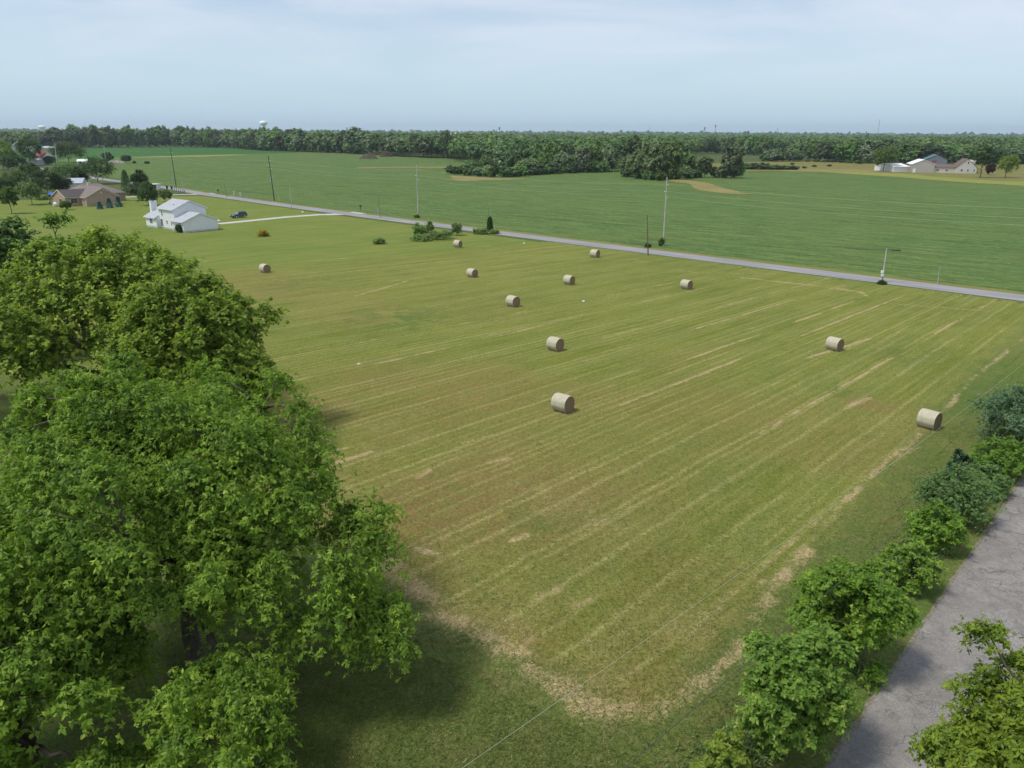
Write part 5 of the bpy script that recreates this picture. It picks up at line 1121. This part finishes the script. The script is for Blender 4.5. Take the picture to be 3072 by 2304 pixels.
T_('weed_patch', 'tuft of weeds around the street lamp pole foot', 'weeds', Z(2300, 680, .349), (988, 497), 470, 50, 'weeds', M['yarddk'], 273, sc=.349)
T_('weed_patch', 'weedy tuft at the foot of the pale pole left of the island', 'weeds', z3, (1490, 1290), 1245, 60, 'weeds', M['weed'], 274)
# right farmstead trees
T_('field_tree', 'big single tree with a clear trunk left of the barns', 'tree', z7, (415, 700), 368, 270, 'tree', M['yard'], 280)
T_('pine_tree', 'tall layered dark pine before the cream farmhouse', 'tree', z7, (1650, 782), 375, 260, 'pine', M['yarddk'], 281)
T_('ornamental_tree', 'small dark red leaved tree right of the pine', 'tree', z7, (1768, 742), 600, 100, 'round', M['redleaf'], 282)
T_('field_tree', 'yellow green willow like tree at the far right', 'tree', z7, (1972, 780), 480, 225, 'tree', M['elm'], 283)
T_('yard_tree', 'small purplish tree in front of the white low shed', 'tree', z7, (690, 700), 632, 60, 'tree', M['redleaf'], 284)

# ------------------------------------------------------------------ woods: shared tree meshes of unit size
M['willow_lv'] = leafmat('willow_leaves', (.060, .115, .034), (.22, .30, .10), (.28, .34, .12), transl=.3, objvar=.4)
def proto(seed, kind, card=.085):
    r = np.random.RandomState(seed); th = {'round': .03, 'tree': .16, 'tall': .42, 'bush': .0, 'willow': .02}[kind]
    env = (0, 0, th + (1-th)*.5, .5, .5, (1-th)*.5); n = 26 if kind != 'bush' else 16
    lb = env_lobes(r, env, n, .13, .20, .55, -.9, .10)
    if kind == 'tall': lb[:, :2] *= np.random.RandomState(seed+1).uniform(.5, 1.05, (n, 1))
    V_, F_, T = spray(r, lb, 15, 3, (0, 0, .5), 3, card, droop={'willow': .7}.get(kind, .1), wd=.48, shell=.55)
    V_[:, 2] = np.clip(V_[:, 2], 0, None)
    mb = MB(); limbs(mb, r, (0, 0, 0), (0, 0, max(th, .2)+.1), .016 if kind == 'tall' else .02, lb, 5, sides=5, maxl=12, twig=.01)
    tv = np.array(mb.v); tf = [f for f in mb.f if len(f) == 4]; tf = np.array([[a, b, c] for a, b, c, d in tf] + [[a, c, d] for a, b, c, d in tf])
    V2 = np.concatenate([V_, tv]); F2 = np.concatenate([F_, tf + len(V_)]); mi = np.r_[np.zeros(len(F_), int), np.ones(len(tf), int)]
    return fast('woodland_' + kind, V2, F2, [M['willow_lv' if kind == 'willow' else 'wood_lv'], M['barkl']], tint=np.r_[T, np.zeros(len(tf))], mi=mi)
PR = {'round': [proto(300+i, 'round') for i in range(5)], 'tree': [proto(310+i, 'tree') for i in range(3)], 'tall': [proto(320+i, 'tall', .06) for i in range(4)], 'bush': [proto(330+i, 'bush', .12) for i in range(3)], 'willow': [proto(340+i, 'willow') for i in range(2)]}
wr_ = random.Random(8); NW = [0]; WT = []
def pxof(p):
    c_, s_ = math.cos(PITCH), math.sin(PITCH); dep = p[1]*c_ + CH*s_; up = p[1]*s_ - CH*c_; u, v_ = p[0]/dep*FPX, up/dep*FPX
    c_, s_ = math.cos(ROLL), math.sin(ROLL); return (IW/2 + u*c_ + v_*s_, IH/2 + u*s_ - v_*c_)
def wood_tree(b, h, w_, kind, label, group, name=None):
    me = wr_.choice(PR[kind]); nm = name or {'bush': 'wood_edge_bush', 'willow': 'willow_tree'}.get(kind, 'woodland_tree')
    o = link(nm, me); o.location = (b[0], b[1], 0); o.rotation_euler = (0, 0, wr_.uniform(0, 6.28)); o.scale = (w_, w_, h)
    NW[0] += 1; WT.append((o, pxof((b[0], b[1], 0))[0], math.hypot(*b)))
    return tag(o, label, 'bush' if kind == 'bush' else 'tree', group)
def itp(x, tab):
    xs_, ys_ = zip(*tab); return float(np.interp(x, xs_, ys_))
# left woods along the far field edge
baseL = [(20, 447), (240, 444), (520, 441), (705, 444), (800, 452), (917, 456), (1041, 459.6), (1177, 468), (1253, 472.5), (1401, 478)]
topL = [(0, 395), (60, 394), (140, 384), (190, 380), (225, 374), (260, 375), (300, 375), (420, 377), (545, 376), (640, 383), (705, 386), (810, 381), (870, 384), (930, 387), (1000, 391), (1060, 388), (1075, 384), (1110, 392), (1160, 396), (1250, 396), (1310, 397), (1345, 394), (1390, 408), (1450, 412)]
A_ = [Vector((*G(*p), 0)) for p in baseL]; seg = [(A_[i+1]-A_[i]).length for i in range(len(A_)-1)]; tot = sum(seg)
def along(s_):
    for i, L_ in enumerate(seg):
        if s_ <= L_ or i == len(seg)-1: return A_[i].lerp(A_[i+1], s_/L_)
        s_ -= L_
def pxof(p):
    c_, s_ = math.cos(PITCH), math.sin(PITCH); dep = p[1]*c_ + CH*s_; up = p[1]*s_ - CH*c_; u, v_ = p[0]/dep*FPX, up/dep*FPX
    c_, s_ = math.cos(ROLL), math.sin(ROLL); return (IW/2 + u*c_ + v_*s_, IH/2 + u*s_ - v_*c_)
for row in range(2):
    s_ = wr_.uniform(0, 6)
    while s_ < tot:
        p = along(s_); n_ = p.normalized(); p = p + n_ * (6 + row * 13 + wr_.uniform(-3, 3)); X = pxof(p)[0]
        h = max(12, HT(p[:2], X, itp(X, topL))) * wr_.uniform(.80, 1.03) * (1 if row else .93)
        kd = wr_.choice(['tall', 'tall', 'tall', 'tree']) if X > 1120 else wr_.choice(['round', 'round', 'round', 'tree'])
        wood_tree(p, h, wr_.uniform(17, 26) * (.60 if kd == 'tall' else 1), kd, 'tall pale trunked tree in the right half of the far woods edge' if X > 1120 else ('front' if row == 0 else 'rear') + ' row broadleaf tree in the far woods edge beyond the green field', 'trees of the far woods edge')
        s_ += wr_.uniform(10, 14) * (1.0 if row == 0 else 1.25)
for x, y, t_, w_, lb in [(1075, 462, 381.5, 30, 'tallest darkest tree rising above the far woods edge'), (1338, 476, 391, 15, 'slim tall tree standing above the others at the right end of the far woods'), (226, 443, 371, 20, 'pale topped tree rising near the second water tower'), (285, 442, 374, 22, 'rounded high tree right of the second water tower')]:
    b = G(x, y); wood_tree(b, HT(b, x, t_), w_, 'tall' if w_ < 18 else 'tree', lb, None)
# island woods in front
isl = 'trees and bushes of the wooded strip in the green field'
bl4 = [(210, 745), (330, 752), (600, 772), (900, 785), (1180, 765), (1400, 745), (1800, 728), (2250, 718)]
for k_ in range(22):
    x = 240 + k_ * 92 + wr_.uniform(-20, 20); y = itp(x, bl4) - wr_.uniform(6, 16); b = G(*z4(x, y)); h = HT(b, *z4(x, y - wr_.uniform(105, 165)))
    wood_tree(b, h, wr_.uniform(6.0, 9.5), 'bush', 'leafy bush on the front edge of the wooded strip', isl)
for x, y, t_, w_, kd, lb in [(655, 690, 480, 130, 'round', 'small pointed tree left of the tallest strip tree'), (875, 715, 372, 250, 'round', 'tall domed light green tree at the left of the wooded strip'), (1060, 710, 460, 200, 'round', None), (1190, 735, 500, 320, 'willow', 'wide low olive tree in the middle of the wooded strip'),
        (1420, 720, 450, 230, 'round', None), (1510, 700, 315, 260, 'round', 'broad high dark crown behind the middle of the wooded strip'), (1640, 715, 430, 250, 'round', None), (1780, 700, 500, 170, 'tree', None), (1900, 705, 380, 260, 'round', None), (2060, 700, 375, 250, 'round', None), (2190, 700, 400, 230, 'round', None), (1330, 690, 420, 200, 'round', None), (1700, 690, 350, 220, 'round', None), (980, 640, 420, 200, 'round', None), (520, 720, 560, 200, 'round', None), (420, 735, 565, 160, 'round', None)]:
    b = G(*z4(x, y)); h = HT(b, *z4(x, t_)); wood_tree(b, h, w_ * .23508 * MPP(b), kd, lb or 'mid green tree inside the wooded strip', isl)
for x, y, t_, w_, kd, lb in [(190, 700, 370, 260, 'round', None), (330, 690, 330, 240, 'round', None), (520, 690, 245, 280, 'round', 'high dark crown behind the willow clump'), (60, 690, 385, 220, 'round', None), (450, 765, 450, 300, 'willow', 'low left willow of the big clump'), (640, 790, 320, 400, 'willow', 'left large willow of the big clump'), (780, 800, 278, 380, 'willow', 'middle large willow of the big clump'), (960, 800, 275, 340, 'willow', 'right large willow of the big clump, behind the tallest pole'),
        (1180, 775, 450, 250, 'round', 'rounded tree at the right side of the willow clump'), (1060, 740, 400, 240, 'round', None), (1415, 775, 500, 190, 'tree', 'reddish brown tinged tree between the willows and the lone round tree'), (1760, 785, 362, 290, 'round', 'tall round tree at the right end of the wooded strip'), (1830, 785, 560, 180, 'round', 'lower bulge beside the tall round end tree'),
        (1200, 785, 640, 200, 'bush', None), (1320, 780, 650, 150, 'bush', None), (1550, 775, 640, 180, 'bush', None), (1640, 780, 620, 170, 'bush', None), (1060, 800, 680, 160, 'bush', None), (860, 815, 700, 160, 'bush', None), (420, 770, 640, 150, 'bush', None), (560, 790, 650, 170, 'bush', None), (700, 808, 690, 160, 'bush', None)]:
    b = G(*z5(x, y)); h = HT(b, *z5(x, t_)); wood_tree(b, h, w_ * .23508 * MPP(b), kd, lb or ('leafy bush on the front edge of the wooded strip' if kd == 'bush' else 'mid green tree inside the wooded strip'), isl)
# right woods
gR = 'trees of the woods behind the right farmstead'
def row(zz, pts, tops, sp, lab, group, back=0, wmul=1.0, kinds=('round', 'round', 'tree')):
    x = pts[0][0]
    while x < pts[-1][0]:
        b = G(*zz(x, itp(x, pts))); n_ = Vector((*b, 0)).normalized() * (5 + back + wr_.uniform(-3, 3)); b = (b[0]+n_.x, b[1]+n_.y); X = pxof((*b, 0))[0]
        h = max(6, HT(b, *zz(x, itp(x, tops) + wr_.uniform(-4, 14)))); w_ = wr_.uniform(13, 19) * wmul
        wood_tree(b, h, w_, wr_.choice(kinds), lab, group); x += sp * wr_.uniform(.8, 1.2)
row(z5, [(1270, 470), (1640, 470), (2212, 490)], [(1270, 270), (1640, 245), (2212, 240)], 62, 'dark tree of the woods edge behind the pale meadow', 'trees behind the meadow', kinds=('round',))
row(z6, [(0, 492), (210, 497)], [(0, 235), (210, 245)], 60, 'dark tree of the woods edge behind the pale meadow', 'trees behind the meadow')
row(z6, [(230, 572), (600, 572)], [(230, 450), (330, 395), (480, 392), (600, 430)], 62, 'rounded bushy tree of the low clump beside the meadow', 'low tree clump beside the meadow', kinds=('round',))
row(z6, [(560, 556), (1600, 600)], [(560, 285), (700, 275), (950, 300), (1100, 320), (1600, 290)], 66, 'tree of the woods edge left of the field tree', gR)
row(z7, [(320, 615), (1000, 640), (1700, 640), (2260, 635)], [(320, 290), (440, 280), (800, 330), (1200, 355), (1700, 380), (2260, 395)], 72, 'tree of the woods directly behind the farm buildings', gR, back=60)
row(z7, [(320, 580), (1000, 600), (2260, 600)], [(320, 370), (1000, 430), (1400, 470), (2260, 470)], 105, 'lower tree of the woods behind the farm buildings', gR, back=20)
for x, y, s2 in [(690, 660, 0), (740, 575, 1), (850, 575, 1), (940, 580, 1), (1000, 580, 1), (1060, 582, 1), (1180, 588, 1), (1260, 592, 1), (1010, 635, 0), (820, 640, 0), (1390, 602, 1), (540, 612, 0)]:
    b = G(*z6(x, y)); wood_tree(b, 2.6 if s2 else 1.6, 6.5 if s2 else 4, 'bush', 'small dark bush scattered on the dry pasture', 'bushes on the dry pasture', name='pasture_bush')
for k_ in range(12):
    x = -20 + k_*52; b = G(*z6(x, 672 + k_*.5)); wood_tree(b, 4.6 if k_ < 5 else 3.2, 8.5, 'bush', 'shaggy bush of the low hedge along the pasture', 'low hedge along the pasture', name='hedge_bush')

# ------------------------------------------------------------------ far woods that read as one mass
def wood_mass(name, label, spots, seed, k=34, mat=None, cs=.30):
    r = np.random.RandomState(seed); sp = np.array(spots); n = len(sp)
    P0 = np.repeat(sp[:, :3] * [1, 1, 0], k, 0); hh = np.repeat(sp[:, 2], k); ww = np.repeat(sp[:, 3], k)
    d = udir(r, n*k); d[:, 2] = np.abs(d[:, 2]); d[:, 2] = np.where(r.rand(n*k) < .25, -d[:, 2]*.8, d[:, 2])
    P = P0 + d * np.stack([ww*.5, ww*.5, hh*.36], 1) * (.8 + .25 * r.rand(n*k))[:, None]; P[:, 2] += hh*.58
    A = norm(d + [0, 0, .5] + r.randn(n*k, 3)*.3)
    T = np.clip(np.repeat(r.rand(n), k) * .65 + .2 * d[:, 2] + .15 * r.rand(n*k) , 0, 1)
    V_, F_, T2 = kites(P, A, 2, 1.0, .55, r, T, el=(0, .3), droop=.1)
    # scale each kite with its tree
    V_ = V_.reshape(-1, 4, 3); c_ = V_[:, :1]; f_ = np.repeat(ww * cs, 2)[:, None, None]; V_ = (c_ + (V_ - c_) * f_).reshape(-1, 3); V_[:, 2] = np.maximum(V_[:, 2], 0)
    o = link(name, fast(name, V_, F_, [mat or M['mass']], tint=T2)); return tag(o, label, 'woods', kind='stuff')
M['mass'] = leafmat('distant_leaves', (.036, .096, .028), (.155, .240, .070), (.15, .21, .07), transl=.2, objvar=0)
mr_ = np.random.RandomState(55)
def band(d0, d1, x0, x1, n, h0, h1, w0, w1, cond=None):
    out_ = []
    while len(out_) < n:
        D_ = d0 + (d1-d0) * mr_.rand() ** 1.2; X = x0 + (x1-x0) * mr_.rand(); p = ((X - IW/2) / FPX * D_ / math.cos(PITCH) * .96, D_)
        if cond and not cond(p, X): continue
        out_.append((p[0], p[1], h0 + (h1-h0)*mr_.rand() , w0 + (w1-w0)*mr_.rand()))
    return out_
rt = lambda p, X: True
# behind the left woods edge, behind the strip, behind the right woods
def behind_left(p, X):
    if X > 1420: return True
    yb = itp(X, baseL); g_ = G(X, yb); return p[1] > g_[1] + 26
wood_mass('distant_wood', 'woods filling the ground behind the far woods edge', band(780, 1500, -250, 1500, 800, 20, 25, 14, 20, behind_left), 1, k=110, cs=.14)
def mid_ok(p, X):
    if X < 1300: return False
    if X < 2085: return p[1] > itp(X, [(1300, 800), (1420, 640), (1500, 560), (1850, 545), (2000, 640), (2070, 1030), (2100, 1030)])
    if X < 2420: return p[1] > 1040
    return p[1] > itp(X, [(2420, 800), (2640, 770), (3500, 760)])
wood_mass('distant_wood', 'woods behind the wooded strip and the right farmstead', band(560, 1500, 1330, 3350, 1400, 17, 22, 13, 19, mid_ok), 2, k=120, cs=.14)
wood_mass('distant_wood', 'hazy belt of woods in the middle distance', band(1500, 2700, -300, 3400, 2600, 17, 23, 15, 24), 3, k=60, cs=.19)
wood_mass('distant_wood', 'blue hazy belt of woods near the horizon', band(2700, 4800, -300, 3400, 2600, 17, 24, 24, 40), 4, k=36, cs=.2)
wood_mass('distant_wood', 'faint blue line of woods on the horizon', band(4800, 8500, -400, 3500, 2400, 18, 32, 45, 80), 5, k=16)
LM = [(-9999, 'the left picture edge'), (196, 'the half hidden water tower'), (311, 'the second pale pole'), (511, 'the dark pole at the bend'), (580, 'the white house'), (672, 'the short green pole'), (720, 'the parked car'), (790, 'the orange flowers'), (827, 'the clear water tower'), (960, 'the gap beyond the tower'),
      (1107, 'the wide brush pile'), (1160, 'the narrow brush pile'), (1250, 'the pale pole by the island'), (1400, 'the wooded strip tip'), (1463, 'the vine covered pole'), (1600, 'the roadside bale'), (1750, 'the bale below the brown pole'), (1850, 'the wide willow clump'), (1941, 'the brown pole'), (2001, 'the tallest pale pole'),
      (2110, 'the taller skyline mast'), (2222, 'the lone round tree'), (2287, 'the faint white tipped mast'), (2420, 'the low hedge end'), (2573, 'the tallest lone mast'), (2650, 'the big field tree'), (2760, 'the pole barn'), (2870, 'the cream farmhouse'), (2940, 'the layered pine'), (3015, 'the yellow green field tree')]
ORD = 'first second third fourth fifth sixth seventh eighth ninth tenth eleventh twelfth thirteenth fourteenth fifteenth sixteenth seventeenth eighteenth nineteenth twentieth'.split()
cnt = {}
for o, X, D_ in WT: cnt[o['label']] = cnt.get(o['label'], 0) + 1
bins = {}
for o, X, D_ in WT:
    if cnt[o['label']] > 1:
        b_ = [t_ for x_, t_ in LM if x_ <= X][-1]; bins.setdefault((o['label'], b_), []).append((X, o))
SH = {'front row broadleaf tree in the far woods edge beyond the green field': 'front far woods tree', 'rear row broadleaf tree in the far woods edge beyond the green field': 'rear far woods tree', 'tall pale trunked tree in the right half of the far woods edge': 'tall bare trunked tree', 'leafy bush on the front edge of the wooded strip': 'front strip bush',
      'mid green tree inside the wooded strip': 'inner strip tree', 'dark tree of the woods edge behind the pale meadow': 'dark meadow edge tree', 'rounded bushy tree of the low clump beside the meadow': 'rounded clump tree',
      'tree of the woods edge left of the field tree': 'tree behind pasture', 'tree of the woods directly behind the farm buildings': 'high tree behind farm', 'lower tree of the woods behind the farm buildings': 'lower tree behind farm',
      'small dark bush scattered on the dry pasture': 'small pasture bush', 'shaggy bush of the low hedge along the pasture': 'shaggy hedge bush'}
for (lb_, b_), l_ in bins.items():
    l_.sort(key=lambda t_: t_[0])
    for i_, (X, o) in enumerate(l_): o['label'] = SH.get(lb_, lb_) + ', ' + ORD[min(i_, 19)] + ' rightward from ' + b_
print('wood trees', NW[0])

# the air itself
hz_ = MB(); hz_.box(-9800, 9800, -1500, 12500, -1.0, 140)
k = bpy.data.materials.new('haze_air'); k.use_nodes = True; k.node_tree.nodes.clear()
o_ = k.node_tree.nodes.new('ShaderNodeOutputMaterial'); pv = k.node_tree.nodes.new('ShaderNodeVolumePrincipled')
pv.inputs['Color'].default_value = (.78, .90, 1, 1); pv.inputs['Density'].default_value = 0.000070; pv.inputs['Anisotropy'].default_value = 0.2
k.node_tree.links.new(pv.outputs[0], o_.inputs['Volume'])
tag(hz_.build('haze', k), 'thin bluish summer haze over the whole landscape', 'haze', kind='stuff')
